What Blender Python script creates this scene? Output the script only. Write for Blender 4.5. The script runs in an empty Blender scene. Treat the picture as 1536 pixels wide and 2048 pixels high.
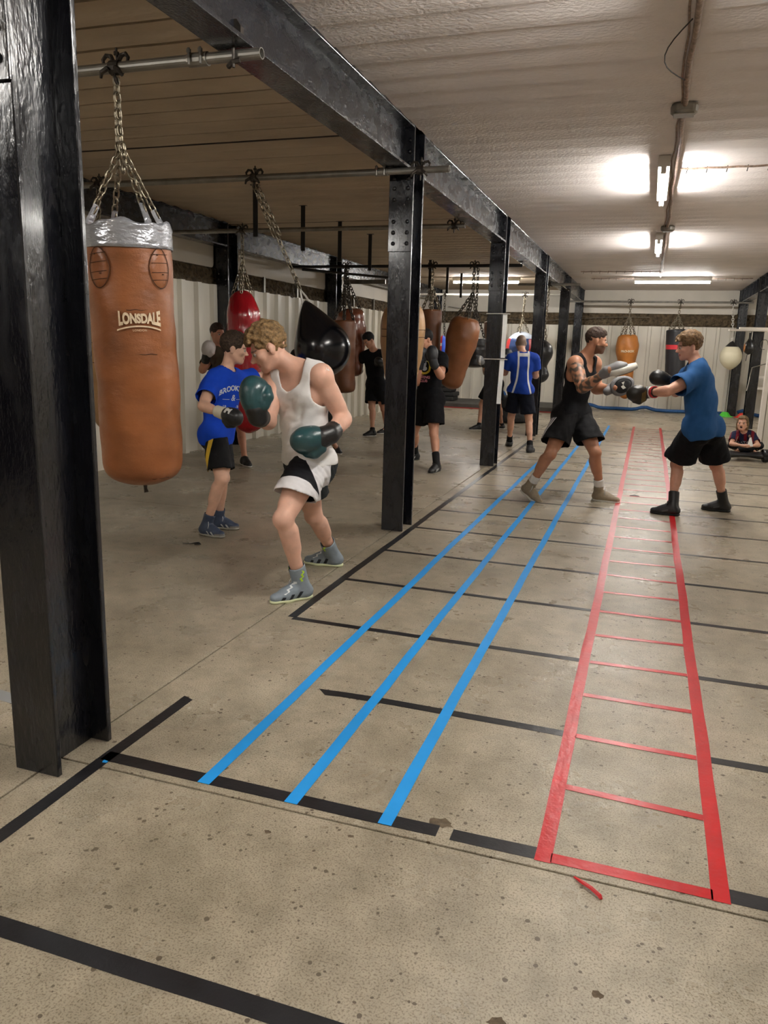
import bpy, bmesh, math, random
import numpy as np
from mathutils import Vector, Matrix
random.seed(7); rng = np.random.default_rng(7)
scene = bpy.context.scene
COL = scene.collection

# ------------------------------------------------------------------ camera, world, exposure
cam_data = bpy.data.cameras.new('camera'); cam = bpy.data.objects.new('camera', cam_data); COL.objects.link(cam)
cam_data.sensor_fit = 'HORIZONTAL'; cam_data.sensor_width = 36.0; cam_data.lens = 36.0 * 1547.57 / 1536.0
cam_data.clip_start = 0.05; cam_data.clip_end = 80
CR = ((0.9471948, 0.3195136, 0.0270763), (0.0919203, -0.1896578, -0.9775380), (-0.3072015, 0.9284077, -0.2090127))
cam.matrix_world = Matrix(((CR[0][0], -CR[1][0], -CR[2][0], 0.0), (CR[0][1], -CR[1][1], -CR[2][1], 0.0),
                           (CR[0][2], -CR[1][2], -CR[2][2], 1.5), (0, 0, 0, 1)))
scene.camera = cam
world = bpy.data.worlds.new('world'); scene.world = world; world.use_nodes = True
world.node_tree.nodes['Background'].inputs[0].default_value = (0.5, 0.55, 0.6, 1)
world.node_tree.nodes['Background'].inputs[1].default_value = 0.02
vs = scene.view_settings
vs.view_transform = 'Standard'; vs.look = 'None'; vs.gamma = 1.0; vs.use_curve_mapping = False
vs.exposure = 1.24
cy = scene.cycles; cy.max_bounces = 6; cy.diffuse_bounces = 3; cy.glossy_bounces = 3; cy.transmission_bounces = 2; cy.caustics_reflective = False; cy.caustics_refractive = False
TUBE_POWER = 95.0
TUBE_COL = (1.0, 0.975, 0.935)

# ------------------------------------------------------------------ materials
def srgb(r, g, b):
    def f(c):
        c /= 255.0
        return c / 12.92 if c <= 0.04045 else ((c + 0.055) / 1.055) ** 2.4
    return (f(r), f(g), f(b))
MATS = {}
def M(name, col=(0.5, 0.5, 0.5), rough=0.5, metal=0.0, var=0.0, vscale=4.0, bump=0.0, bscale=40.0, spec=0.5, coat=0.0,
      emit=0.0, world_space=False, stretch=None, paint=(), bump2=None, sheen=0.0, rvar=0.0, detail=4.0, sss=0.0):
    if name in MATS: return MATS[name]
    m = bpy.data.materials.new(name); m.use_nodes = True; MATS[name] = m
    nt = m.node_tree; N = nt.nodes; L = nt.links; P = N['Principled BSDF']
    P.inputs['Roughness'].default_value = rough; P.inputs['Metallic'].default_value = metal
    P.inputs['Specular IOR Level'].default_value = spec; P.inputs['Coat Weight'].default_value = coat
    P.inputs['Coat Roughness'].default_value = 0.12
    P.inputs['Sheen Weight'].default_value = sheen
    if sss: P.inputs['Subsurface Weight'].default_value = sss; P.inputs['Subsurface Scale'].default_value = 0.02; P.inputs['Subsurface Radius'].default_value = (1, 0.35, 0.2)
    c4 = (*col, 1)
    P.inputs['Base Color'].default_value = c4
    if emit:
        P.inputs['Emission Color'].default_value = c4; P.inputs['Emission Strength'].default_value = emit
    src = None
    if var or bump or bump2 or rvar:
        if world_space: vec = N.new('ShaderNodeNewGeometry').outputs['Position']
        else: vec = N.new('ShaderNodeTexCoord').outputs['Object']
        if stretch:
            mp = N.new('ShaderNodeMapping'); mp.inputs['Scale'].default_value = stretch; L.new(vec, mp.inputs['Vector']); vec = mp.outputs[0]
        src = vec
    cout = None
    if var:
        nz = N.new('ShaderNodeTexNoise'); nz.inputs['Scale'].default_value = vscale; nz.inputs['Detail'].default_value = detail; L.new(src, nz.inputs['Vector'])
        rp = N.new('ShaderNodeValToRGB'); rp.color_ramp.elements[0].position = 0.3; rp.color_ramp.elements[1].position = 0.7
        rp.color_ramp.elements[0].color = (*[max(0, c * (1 - var)) for c in col], 1); rp.color_ramp.elements[1].color = (*[min(1, c * (1 + var)) for c in col], 1)
        L.new(nz.outputs['Fac'], rp.inputs[0]); cout = rp.outputs[0]
    for (attr, pc) in paint:
        at = N.new('ShaderNodeAttribute'); at.attribute_name = attr
        mr = N.new('ShaderNodeMapRange'); mr.inputs['From Min'].default_value = -0.0012; mr.inputs['From Max'].default_value = 0.0012
        L.new(at.outputs['Fac'], mr.inputs['Value'])
        mx = N.new('ShaderNodeMix'); mx.data_type = 'RGBA'; L.new(mr.outputs[0], mx.inputs['Factor'])
        if cout: L.new(cout, mx.inputs['A'])
        else: mx.inputs['A'].default_value = c4
        mx.inputs['B'].default_value = (*pc, 1); cout = mx.outputs['Result']
    if cout: L.new(cout, P.inputs['Base Color'])
    if rvar:
        nz = N.new('ShaderNodeTexNoise'); nz.inputs['Scale'].default_value = vscale * 2.3; nz.inputs['Detail'].default_value = 3; L.new(src, nz.inputs['Vector'])
        mr = N.new('ShaderNodeMapRange'); mr.inputs['From Min'].default_value = 0.3; mr.inputs['From Max'].default_value = 0.7
        mr.inputs['To Min'].default_value = max(0, rough - rvar); mr.inputs['To Max'].default_value = min(1, rough + rvar)
        L.new(nz.outputs['Fac'], mr.inputs['Value']); L.new(mr.outputs[0], P.inputs['Roughness'])
    prev = None
    for (bs, bd) in ([(bscale, bump)] if bump else []) + ([bump2] if bump2 else []):
        nz = N.new('ShaderNodeTexNoise'); nz.inputs['Scale'].default_value = bs; nz.inputs['Detail'].default_value = 3; L.new(src, nz.inputs['Vector'])
        bp = N.new('ShaderNodeBump'); bp.inputs['Strength'].default_value = 1.0; bp.inputs['Distance'].default_value = bd
        L.new(nz.outputs['Fac'], bp.inputs['Height'])
        if prev: L.new(prev, bp.inputs['Normal'])
        prev = bp.outputs[0]
    if prev: L.new(prev, P.inputs['Normal'])
    return m

# ------------------------------------------------------------------ mesh helpers
def link(name, me, mat=None, parent=None, loc=None):
    o = bpy.data.objects.new(name, me); COL.objects.link(o)
    if mat is not None and not me.materials:
        for mm in (mat if isinstance(mat, (list, tuple)) else [mat]): me.materials.append(mm)
    if parent is not None: o.parent = parent
    if loc is not None: o.location = loc
    return o
def tag(o, label=None, cat=None, group=None, kind=None):
    if label: o['label'] = label
    if cat: o['category'] = cat
    if group: o['group'] = group
    if kind: o['kind'] = kind
    return o
def empty(name, loc, label=None, cat=None, group=None, rz=0.0):
    o = bpy.data.objects.new(name, None); COL.objects.link(o); o.location = loc; o.rotation_euler = (0, 0, rz)
    o.empty_display_size = 0.05
    return tag(o, label, cat, group)
class MB:
    """collects geometry for one mesh"""
    def __init__(s): s.v = []; s.f = []; s.m = []
    def add(s, vs, fs, mi=0):
        b = len(s.v); s.v.extend([tuple(map(float, p)) for p in vs]); s.f.extend([tuple(int(i) + b for i in f) for f in fs]); s.m.extend([mi] * len(fs)); return s
    def box(s, x0, x1, y0, y1, z0, z1, mi=0):
        v = [(x, y, z) for z in (z0, z1) for (x, y) in ((x0, y0), (x1, y0), (x1, y1), (x0, y1))]
        return s.add(v, [(3, 2, 1, 0), (4, 5, 6, 7), (0, 1, 5, 4), (1, 2, 6, 5), (2, 3, 7, 6), (3, 0, 4, 7)], mi)
    def tube(s, pts, r, n=10, caps=True, mi=0, closed=False, sy=1.0):
        pts = [Vector(p) for p in pts]; k = len(pts); rs = r if isinstance(r, (list, tuple)) else [r] * k
        vs = []; up = None
        for i, p in enumerate(pts):
            if closed: d = pts[(i + 1) % k] - pts[i - 1]
            else: d = pts[min(i + 1, k - 1)] - pts[max(i - 1, 0)]
            d.normalize()
            if up is None: up = Vector((0, 0, 1)) if abs(d.z) < 0.9 else Vector((1, 0, 0))
            a = d.cross(up)
            if a.length < 1e-6: a = d.orthogonal()
            a.normalize(); b = a.cross(d); up = b
            for j in range(n):
                t = 2 * math.pi * j / n; vs.append(p + (a * math.cos(t) + b * math.sin(t) * sy) * rs[i])
        fs = []
        for i in range(k if closed else k - 1):
            i2 = (i + 1) % k
            for j in range(n): fs.append((i * n + j, i * n + (j + 1) % n, i2 * n + (j + 1) % n, i2 * n + j))
        if caps and not closed: fs.append(tuple(range(n))[::-1]); fs.append(tuple((k - 1) * n + j for j in range(n)))
        return s.add(vs, fs, mi)
    def lathe(s, prof, n=24, mi=0, axis_o=(0, 0, 0), mat=None):
        vs = []; fs = []; k = len(prof)
        for (r, z) in prof:
            for j in range(n):
                t = 2 * math.pi * j / n; p = Vector((r * math.cos(t), r * math.sin(t), z))
                if mat is not None: p = mat @ p
                vs.append(p + Vector(axis_o))
        for i in range(k - 1):
            for j in range(n): fs.append((i * n + j, i * n + (j + 1) % n, (i + 1) * n + (j + 1) % n, (i + 1) * n + j))
        fs.append(tuple(range(n))[::-1]); fs.append(tuple((k - 1) * n + j for j in range(n)))
        return s.add(vs, fs, mi)
    def mesh(s, name, smooth=False, mats=None):
        me = bpy.data.meshes.new(name); me.from_pydata(s.v, [], s.f); me.update()
        if mats:
            for mm in mats: me.materials.append(mm)
        if any(s.m): me.polygons.foreach_set('material_index', s.m)
        if smooth: me.polygons.foreach_set('use_smooth', [True] * len(me.polygons))
        return me
    def build(s, name, mat=None, parent=None, loc=None, smooth=False, bevel=0.0):
        me = s.mesh(name, smooth)
        o = link(name, me, mat, parent, loc)
        if bevel:
            b = o.modifiers.new('bevel', 'BEVEL'); b.width = bevel; b.segments = 2; b.limit_method = 'ANGLE'
        if smooth == 'angle': pass
        return o
def rotm(axis, ang): return Matrix.Rotation(ang, 3, axis)
def text2d(body, size=1.0, offset=0.0, spacing=1.0):
    cu = bpy.data.curves.new('tmp_text', 'FONT'); cu.body = body; cu.size = size; cu.offset = offset; cu.space_character = spacing
    cu.align_x = 'CENTER'; cu.align_y = 'CENTER'; cu.resolution_u = 4
    o = bpy.data.objects.new('tmp_text', cu); COL.objects.link(o)
    dg = bpy.context.evaluated_depsgraph_get(); me = bpy.data.meshes.new_from_object(o.evaluated_get(dg))
    bm = bmesh.new(); bm.from_mesh(me); bmesh.ops.triangulate(bm, faces=bm.faces[:])
    bmesh.ops.remove_doubles(bm, verts=bm.verts[:], dist=1e-5)
    v = np.array([x.co[:2] for x in bm.verts]); f = [tuple(q.index for q in p.verts) for p in bm.faces]
    bm.free(); bpy.data.objects.remove(o); bpy.data.curves.remove(cu); bpy.data.meshes.remove(me)
    return v, f

# ------------------------------------------------------------------ surface materials
def concrete():
    m = bpy.data.materials.new('concrete'); m.use_nodes = True; nt = m.node_tree; N = nt.nodes; L = nt.links; P = N['Principled BSDF']
    pos = N.new('ShaderNodeNewGeometry').outputs['Position']
    def noise(sc, det=4, rough=0.6, vec=pos):
        n = N.new('ShaderNodeTexNoise'); n.inputs['Scale'].default_value = sc; n.inputs['Detail'].default_value = det; n.inputs['Roughness'].default_value = rough
        L.new(vec, n.inputs['Vector']); return n.outputs['Fac']
    def ramp(fac, p0, c0, p1, c1):
        r = N.new('ShaderNodeValToRGB'); r.color_ramp.elements[0].position = p0; r.color_ramp.elements[0].color = (*c0, 1)
        r.color_ramp.elements[1].position = p1; r.color_ramp.elements[1].color = (*c1, 1); L.new(fac, r.inputs[0]); return r.outputs[0]
    def mix(fac, a, b, mode='MIX'):
        x = N.new('ShaderNodeMix'); x.data_type = 'RGBA'; x.blend_type = mode
        if isinstance(fac, float): x.inputs['Factor'].default_value = fac
        else: L.new(fac, x.inputs['Factor'])
        for k, q in (('A', a), ('B', b)):
            if isinstance(q, tuple): x.inputs[k].default_value = (*q, 1)
            else: L.new(q, x.inputs[k])
        return x.outputs['Result']
    base = ramp(noise(0.9, 5), 0.32, srgb(150, 140, 121), 0.68, srgb(190, 180, 160))
    mid = ramp(noise(7, 6, 0.7), 0.35, (0.78, 0.77, 0.74), 0.62, (1.06, 1.05, 1.03)); base = mix(1.0, base, mid, 'MULTIPLY')
    fine = ramp(noise(170, 2, 0.6), 0.36, (0.42, 0.39, 0.34), 0.50, (1.05, 1.05, 1.05)); base = mix(0.75, base, fine, 'MULTIPLY')
    stain = ramp(noise(0.45, 3), 0.56, (0, 0, 0), 0.74, (1, 1, 1)); base = mix(stain, base, mix(0.4, base, srgb(142, 110, 88), 'MIX'))
    # dark pits and spots
    v = N.new('ShaderNodeTexVoronoi'); v.inputs['Scale'].default_value = 34; v.inputs['Randomness'].default_value = 1.0; L.new(pos, v.inputs['Vector'])
    thr = ramp(noise(17, 2), 0.44, (0, 0, 0), 0.68, (0.30, 0.30, 0.30))
    sub = N.new('ShaderNodeMath'); sub.operation = 'LESS_THAN'; L.new(v.outputs['Distance'], sub.inputs[0]); L.new(thr, sub.inputs[1])
    base = mix(sub.outputs[0], base, srgb(100, 88, 72))
    v2 = N.new('ShaderNodeTexVoronoi'); v2.inputs['Scale'].default_value = 5.0; L.new(pos, v2.inputs['Vector'])
    t2 = ramp(noise(3.1, 2), 0.60, (0, 0, 0), 0.82, (0.06, 0.06, 0.06))
    s2 = N.new('ShaderNodeMath'); s2.operation = 'LESS_THAN'; L.new(v2.outputs['Distance'], s2.inputs[0]); L.new(t2, s2.inputs[1])
    base = mix(s2.outputs[0], base, srgb(132, 119, 100))
    L.new(base, P.inputs['Base Color'])
    rr = ramp(noise(2.2, 4), 0.35, (0.24, 0.24, 0.24), 0.7, (0.44, 0.44, 0.44)); L.new(rr, P.inputs['Roughness'])
    P.inputs['Specular IOR Level'].default_value = 0.5
    b1 = N.new('ShaderNodeBump'); b1.inputs['Distance'].default_value = 0.0022; L.new(noise(70, 4, 0.7), b1.inputs['Height'])
    b2 = N.new('ShaderNodeBump'); b2.inputs['Distance'].default_value = 0.006; L.new(noise(3.5, 2), b2.inputs['Height']); L.new(b1.outputs[0], b2.inputs['Normal'])
    L.new(b2.outputs[0], P.inputs['Normal'])
    return m
M_CONC = concrete()
M_GAP = M('joint_dirt', srgb(70, 60, 48), 0.9)
M_STEEL = M('black_gloss_paint', (0.0045, 0.005, 0.008), 0.25, var=0.3, vscale=6, bump=0.003, bscale=70, bump2=(12, 0.004), world_space=True, stretch=(1, 1, 0.35), coat=0.35, rvar=0.12)
M_BEAM = M('black_beam_paint', (0.010, 0.011, 0.015), 0.26, var=0.3, vscale=6, bump=0.0035, bscale=85, bump2=(18, 0.0025), world_space=True, stretch=(1, 0.6, 1), coat=0.45, rvar=0.1)
M_PLANKL = M('ceiling_board_left', srgb(186, 168, 144), 0.75, var=0.14, vscale=3, bump=0.006, bscale=28, world_space=True, stretch=(0.5, 1, 1))
M_PLANKR = M('ceiling_board_painted', srgb(234, 225, 220), 0.6, var=0.06, vscale=2.5, bump=0.005, bscale=48, world_space=True, stretch=(0.8, 1, 1), bump2=(5, 0.0022))
M_SEAM = M('ceiling_seam_dark', srgb(44, 33, 27), 0.9)
M_SHEET = M('white_cladding_paint', srgb(228, 222, 208), 0.42, var=0.10, vscale=1.6, bump=0.002, bscale=14, world_space=True, stretch=(1, 1, 0.5))
M_UPPER = M('white_wall_paint', srgb(226, 219, 206), 0.6, var=0.06, vscale=2, bump=0.003, bscale=12, world_space=True)
M_RUBBLE = M('rubble_brown', srgb(96, 82, 62), 0.9, var=0.55, vscale=16, bump=0.02, bscale=26, world_space=True)
M_GALV = M('galvanised_pipe', srgb(140, 136, 128), 0.45, metal=0.75, var=0.2, vscale=9, bump=0.0008, bscale=80)
M_CHAIN = M('chain_steel', srgb(150, 140, 122), 0.32, metal=0.95, var=0.25, vscale=60)
M_CHAIN_D = M('chain_dark', srgb(80, 74, 66), 0.4, metal=0.9, var=0.3, vscale=60)
M_IRON = M('clamp_iron', srgb(70, 64, 58), 0.55, metal=0.7, var=0.35, vscale=40)
M_DARKIRON = M('dark_iron', (0.02, 0.019, 0.018), 0.5, metal=0.3)
M_TUBE = M('tube_glow', TUBE_COL, 0.4, emit=TUBE_POWER)
M_FIX = M('lamp_batten_white', srgb(220, 215, 205), 0.4)
M_RUST = M('conduit_rusty', srgb(150, 128, 112), 0.6, metal=0.25, var=0.45, vscale=38, bump=0.002, bscale=60)

# ------------------------------------------------------------------ floor: cast concrete slabs with joints
XJ = [-5.97, -1.91, 2.10, 6.2]; YJ = [-4.0, -1.95, 2.078, 6.10, 10.12, 14.14, 18.16, 22.2]
fl = MB().box(XJ[0] - .1, XJ[-1] + .1, YJ[0] - .1, YJ[-1] + .1, -0.2, -0.012).build('floor', M_GAP); tag(fl, kind='structure')
g = 0.004
for i in range(3):
    for j in range(7):
        MB().box(XJ[i] + g, XJ[i + 1] - g, YJ[j] + g, YJ[j + 1] - g, -0.06, 0.0).build('slab', M_CONC, fl, bevel=0.003)

# ------------------------------------------------------------------ ceiling boards
CZ = 3.13
ce = MB().box(XJ[0] - .1, XJ[-1] + .1, YJ[0] - .1, YJ[-1] + .1, CZ + 0.07, CZ + 0.19).build('ceiling', M_SEAM); tag(ce, kind='structure')
pw = 4.02 / 14
def plank_mesh(x0, x1, gap, tilt, nm, mt, ny=3):
    mb = MB(); w = pw - gap; nx = 22; rows = [(-w / 2, 0.072), (-w / 2, -0.004), (-w * 0.18, -tilt * 0.5), (w * 0.2, -tilt), (w / 2 - 0.006, -tilt), (w / 2, -tilt + 0.006), (w / 2, 0.072)]
    vs = []; fs = []
    for i in range(nx + 1):
        x = x0 + (x1 - x0) * i / nx; wob = 0.0035 * math.sin(i * 1.7 + gap * 900) + 0.003 * math.sin(i * 0.63 + 2)
        for (y, z) in rows: vs.append((x, y + wob, z))
    k = len(rows)
    for i in range(nx):
        for j in range(k - 1): fs.append((i * k + j, i * k + j + 1, (i + 1) * k + j + 1, (i + 1) * k + j))
    fs.append(tuple(range(k))); fs.append(tuple(nx * k + j for j in range(k))[::-1])
    me = mb.add(vs, fs).mesh(nm); me.materials.append(mt); return me
pl_l = [plank_mesh(-5.97, -2.0, 0.050 + 0.008 * q, 0.018, 'ceiling_plank_left', M_PLANKL) for q in range(3)]
pl_r = [plank_mesh(-1.82, 2.02, 0.007 + 0.002 * q, 0.012, 'ceiling_plank_centre', M_PLANKR) for q in range(3)]
pl_f = plank_mesh(2.16, 6.2, 0.006, 0.005, 'ceiling_plank_far', M_PLANKR)
nb = 0
y = 6.12 - 4.02 * 3 + pw / 2
while y < 22.1:
    link('ceiling_plank', pl_l[nb % 3], parent=ce, loc=(0, y, CZ))
    link('ceiling_plank', pl_r[(nb * 2) % 3], parent=ce, loc=(0, y, CZ))
    if y > 8: link('ceiling_plank', pl_f, parent=ce, loc=(0, y, CZ))
    y += pw; nb += 1
# rough seam line over each column row
for k in range(0, 5):
    yy = 6.12 + 4.02 * k
    mb = MB(); x = -1.8
    while x < 2.0:
        d = random.uniform(0.08, 0.45)
        if random.random() < 0.72: mb.box(x, x + d, yy - random.uniform(.002, .007), yy + random.uniform(.002, .008), CZ - 0.007, CZ + 0.01)
        x += d + 0.01
    o = mb.build('ceiling_seam', M_SEAM, ce); o['kind'] = 'stuff'
    MB().box(-5.9, -2.0, yy - 0.014, yy + 0.014, CZ - 0.016, CZ + 0.01).build('ceiling_seam_strip', M_SEAM, ce)

# ------------------------------------------------------------------ walls
BW = 22.0; LW = -5.92
def corrugated(name, along, a0, a1, z0, z1, depth, pitch, parent, mat, flip=1, rib=0.16, off=0.0):
    """trapezoid sheet; 'along' 0 = runs along X at y=off, 1 = runs along Y at x=off"""
    mb = MB(); u = a0; prof = []
    while u < a1 - 1e-6:
        s = [(0.0, 0.0), (pitch * (1 - rib) * 0.5 - 0.018, 0.0), (pitch * (1 - rib) * 0.5, depth), (pitch * (1 + rib) * 0.5, depth), (pitch * (1 + rib) * 0.5 + 0.018, 0.0)]
        prof += [(u + a, b) for a, b in s if u + a < a1]; u += pitch
    prof.append((a1, 0.0)); vs = []; k = len(prof); zs = [z0, z0 + (z1 - z0) * .33, z0 + (z1 - z0) * .66, z1]
    for z in zs:
        for (a, b) in prof:
            w = 0.003 * math.sin(z * 2.1 + a * 1.3)
            vs.append((a, off - flip * b + w, z) if along == 0 else (off + flip * b + w, a, z))
    fs = []
    for i in range(len(zs) - 1):
        for j in range(k - 1):
            q = (i * k + j, i * k + j + 1, (i + 1) * k + j + 1, (i + 1) * k + j); fs.append(q if along == 0 else q[::-1])
    o = mb.add(vs, fs).build(name, mat, parent)
    so = o.modifiers.new('thickness', 'SOLIDIFY'); so.thickness = 0.002
    return o
def rubble(name, along, a0, a1, z0, z1, off, parent, flip=1):
    nx = max(8, int((a1 - a0) / 0.045)); nz = 8; vs = []
    for j in range(nz + 1):
        for i in range(nx + 1):
            a = a0 + (a1 - a0) * i / nx; z = z0 + (z1 - z0) * j / nz
            d = random.uniform(0, 0.05) if 0 < j < nz else 0.0
            if j == 0: z -= random.choice((0, 0, 0.012, 0.03))
            vs.append((a, off - flip * d, z) if along == 0 else (off + flip * d, a, z))
    fs = [(j * (nx + 1) + i, j * (nx + 1) + i + 1, (j + 1) * (nx + 1) + i + 1, (j + 1) * (nx + 1) + i) for j in range(nz) for i in range(nx)]
    if along: fs = [f[::-1] for f in fs]
    return MB().add(vs, fs).build(name, M_RUBBLE, parent)
wb = MB().box(-6.1, 6.3, BW + 0.06, BW + 0.2, 0, CZ + .1).build('wall_back', M_SEAM); tag(wb, kind='structure')
wl = MB().box(LW - 0.25, LW - 0.08, -4.1, BW + .1, 0, CZ + .1).build('wall_left', M_SEAM); tag(wl, kind='structure')
wr = MB().box(6.1, 6.25, -4.1, BW + .1, 0, CZ + .05).build('wall_right', M_UPPER); tag(wr, kind='structure')
wf = MB().box(-6.1, 6.3, -4.15, -4.0, 0, CZ + .05).build('wall_front', M_UPPER); tag(wf, kind='structure')
def upper_panel(along, a0, a1, z0, z1, off, parent, r=0.06, flip=1, right_round=True):
    pts = []
    for (ca, cz, s) in ((a0 + r, z0 + r, 180), (a1 - r, z0 + r, 270), (a1 - r, z1 - r, 0), (a0 + r, z1 - r, 90)):
        for q in range(5): t = math.radians(s + q * 22.5); pts.append((ca + r * math.cos(t), cz + r * math.sin(t)))
    n = len(pts); vs = []
    for d in (0.0, 0.05):
        for (a, z) in pts: vs.append((a, off - flip * d, z) if along == 0 else (off + flip * d, a, z))
    fs = [tuple(range(n)), tuple(range(n, 2 * n))[::-1]] + [(i, (i + 1) % n, n + (i + 1) % n, n + i) for i in range(n)]
    mb = MB().add(vs, fs); o = mb.build('upper_panel', M_UPPER, parent)
    bm = bmesh.new(); bm.from_mesh(o.data); bmesh.ops.recalc_face_normals(bm, faces=bm.faces[:]); bm.to_mesh(o.data); bm.free(); return o
YC = [2.11 + 4.02 * k for k in range(-1, 5)] + [21.86]   # column lines along the hall
for k in range(len(YC) - 1):
    y0, y1 = YC[k] + 0.14, YC[k + 1] - 0.14
    if y1 < 4: continue
    upper_panel(1, y0, y1, 2.52, 3.12, LW - 0.07, wl)
    rubble('rubble_band', 1, y0 - .1, y1 + .1, 2.27, 2.53, LW - 0.07, wl)
    n = 5; dy = (y1 - y0 + .28) / n
    for q in range(n): corrugated('cladding_sheet', 1, y0 - .14 + dy * q, y0 - .14 + dy * (q + 1) + .004, 0.0, 2.29, 0.06, dy / 2, wl, M_SHEET, rib=0.22, off=LW - 0.02)
    for q in range(2):
        yy = y0 + (y1 - y0) * (q + 1) / 3; MB().box(LW - .06, LW - 0.005, yy - 0.03, yy + 0.03, 2.26, 2.53).build('band_bracket', M_GALV, wl)
XC = [-5.92, -1.91, 2.10, 6.1]
for k in range(3):
    x0, x1 = XC[k] + 0.1, XC[k + 1] - 0.1
    upper_panel(0, x0, x1, 2.53, 3.12, BW + 0.06, wb, r=0.03)
    MB().box(x0 + .03, x1 - .03, BW + 0.004, BW + 0.016, 2.70, 2.715).build('panel_batten', M_UPPER, wb)
    rubble('rubble_band', 0, x0 - .1, x1 + .1, 2.20, 2.54, BW + 0.06, wb)
    n = 4; dx = (x1 - x0 + .2) / n
    for q in range(n): corrugated('cladding_sheet', 0, x0 - .1 + dx * q, x0 - .1 + dx * (q + 1) + .004, 0.0, 2.21, 0.05, dx / 3, wb, M_SHEET, rib=0.2, off=BW + 0.02)
# partition of white profiled sheet on the right
pa = corrugated('wall_partition', 0, 1.72, 4.6, 0.0, 2.05, 0.05, 0.16, None, M_SHEET, rib=0.4, off=13.25); tag(pa, kind='structure')
MB().box(1.69, 1.75, 13.16, 13.30, 0.0, 2.06).build('end_trim', M_UPPER, pa)
# pale shelving glimpsed between far column and partition
t = empty('wall_shelf', (3.4, 21.25, 0), 'pale wall shelf seen between the far right column and white partition', 'shelf')
for z in (1.05, 0.78): MB().box(-1.0, 1.0, -0.22, 0.2, z - 0.06, z).build('shelf_board', M_UPPER, t)
for x in (-0.97, .97): MB().box(x - .03, x + .03, -0.2, 0.2, 0, 1.05).build('shelf_side', M_UPPER, t)

# ------------------------------------------------------------------ steel frame
RIVET = MB().lathe([(0.0165, 0), (0.0165, 0.004), (0.012, 0.011), (0.005, 0.014)], 10).mesh('rivet', True); RIVET.materials.append(M_STEEL)
def column(x, y, label, half=0.092, depth=0.29, rivets=True, base=True):
    t = empty('steel_column', (x, y, 0), label, 'column', 'black steel columns')
    d = depth / 2; fz = CZ - 0.002
    for nm, ya, yb in (('front_flange', -d, -d + 0.022), ('rear_flange', d - 0.022, d)):
        MB().box(-half, half, ya, yb, 0, fz).build(nm, M_STEEL, t, bevel=0.004)
    MB().box(-0.012, 0.012, -d + 0.022, d - 0.022, 0, fz).build('web', M_STEEL, t)
    for z in (2.62, 2.35): pass
    MB().box(-half - .004, half + .004, -d - 0.012, -d, 2.22, 2.79).build('splice_plate', M_STEEL, t, bevel=0.003)
    if rivets:
        for z in (2.28, 2.36, 2.44, 2.60, 2.68, 2.75, 2.86, 2.94, 3.02):
            for xx in (-0.055, 0.055):
                r = link('rivet', RIVET, None, t, (xx, -d - (0.012 if z < 2.79 else 0), z)); r.rotation_euler = (math.pi / 2, 0, 0)
    return t
def beam(x, y0, y1, label, half=0.09, zb=2.80, stiff=()):
    t = empty('steel_beam', (x, (y0 + y1) / 2, zb), label, 'beam', 'black steel ceiling beams'); h = (y1 - y0) / 2; top = CZ - zb - 0.002
    MB().box(-half, half, -h, h, 0, 0.022).build('bottom_flange', M_BEAM, t, bevel=0.003)
    MB().box(-half, half, -h, h, top - 0.022, top).build('top_flange', M_BEAM, t, bevel=0.003)
    MB().box(-0.011, 0.011, -h, h, 0.022, top - 0.022).build('web', M_BEAM, t)
    for yy in stiff: MB().box(-half + .005, half - .005, yy - .006, yy + .006, 0.022, top - 0.022).build('stiffener', M_BEAM, t)
    return t
names = ['nearest black steel column at the left edge, beside the hanging leather bag', 'black steel column in the middle of the picture, right of the shiny black teardrop bag',
         'black steel column with white paper strips tied round it', 'black steel column just right of the man in blue and white shirt', 'fifth black steel column, just left of the pad holder in black vest',
         'slim farthest black column of the middle row, at the back wall']
YB = [YC[1] + 4.02 * k for k in range(5)] + [21.82]
for k, yy in enumerate(YB): column(-1.91, yy, names[k])
segs = ['overhead black beam running in over the camera to the middle column', 'black beam between the middle column and the paper-strip column', 'black beam past the paper-strip column toward the back', 'black beam fourth in line toward the back wall', 'last black beam of the middle row, ending at the back wall']
prev = -3.9
for k in range(0, 5):
    a = YB[k] + 0.147; b = YB[k + 1] - 0.147
    beam(-1.91, a, b, segs[k])
beam(-1.91, -3.9, YB[0] - 0.147, 'black beam overhead behind the nearest column')
lw_names = ['black wall column behind the hanging tan bag at far left', 'black wall column behind the shiny red bag', 'black wall column behind the black teardrop bag', 'black wall column hidden behind the middle column', 'far black wall column behind the brown bags', 'black corner column of left wall and back wall']
YL = [6.13, 10.15, 14.17, 18.19, 21.82]
for k, yy in enumerate(YL): column(-5.80, yy, lw_names[k + 1 if k else 0] if k < 5 else lw_names[5])
lb = ['black beam along the left wall above the big leather bag', 'black beam along the left wall above the red bag', 'black beam along the left wall behind the teardrop bag chain', 'far black beam along the left wall']
for k in range(4): beam(-5.80, YL[k] + .147, YL[k + 1] - .147, lb[k])
beam(-5.80, 2.2, YL[0] - .147, 'black beam along left wall hidden behind the nearest column')
column(2.10, 21.82, 'black corner column behind the white ball bag at far right')
column(2.10, 18.19, 'black column at far right carrying the speed ball board')
beam(2.10, 18.19 + .147, 21.82 - .147, 'short black beam at far right under the ceiling corner', stiff=(-1.2, -0.6, 0, .6, 1.2))
beam(2.10, 14.3, 18.19 - .147, 'black beam at right edge in front of the speed ball column', stiff=(-1.2, -0.4, .4, 1.2))
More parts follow.
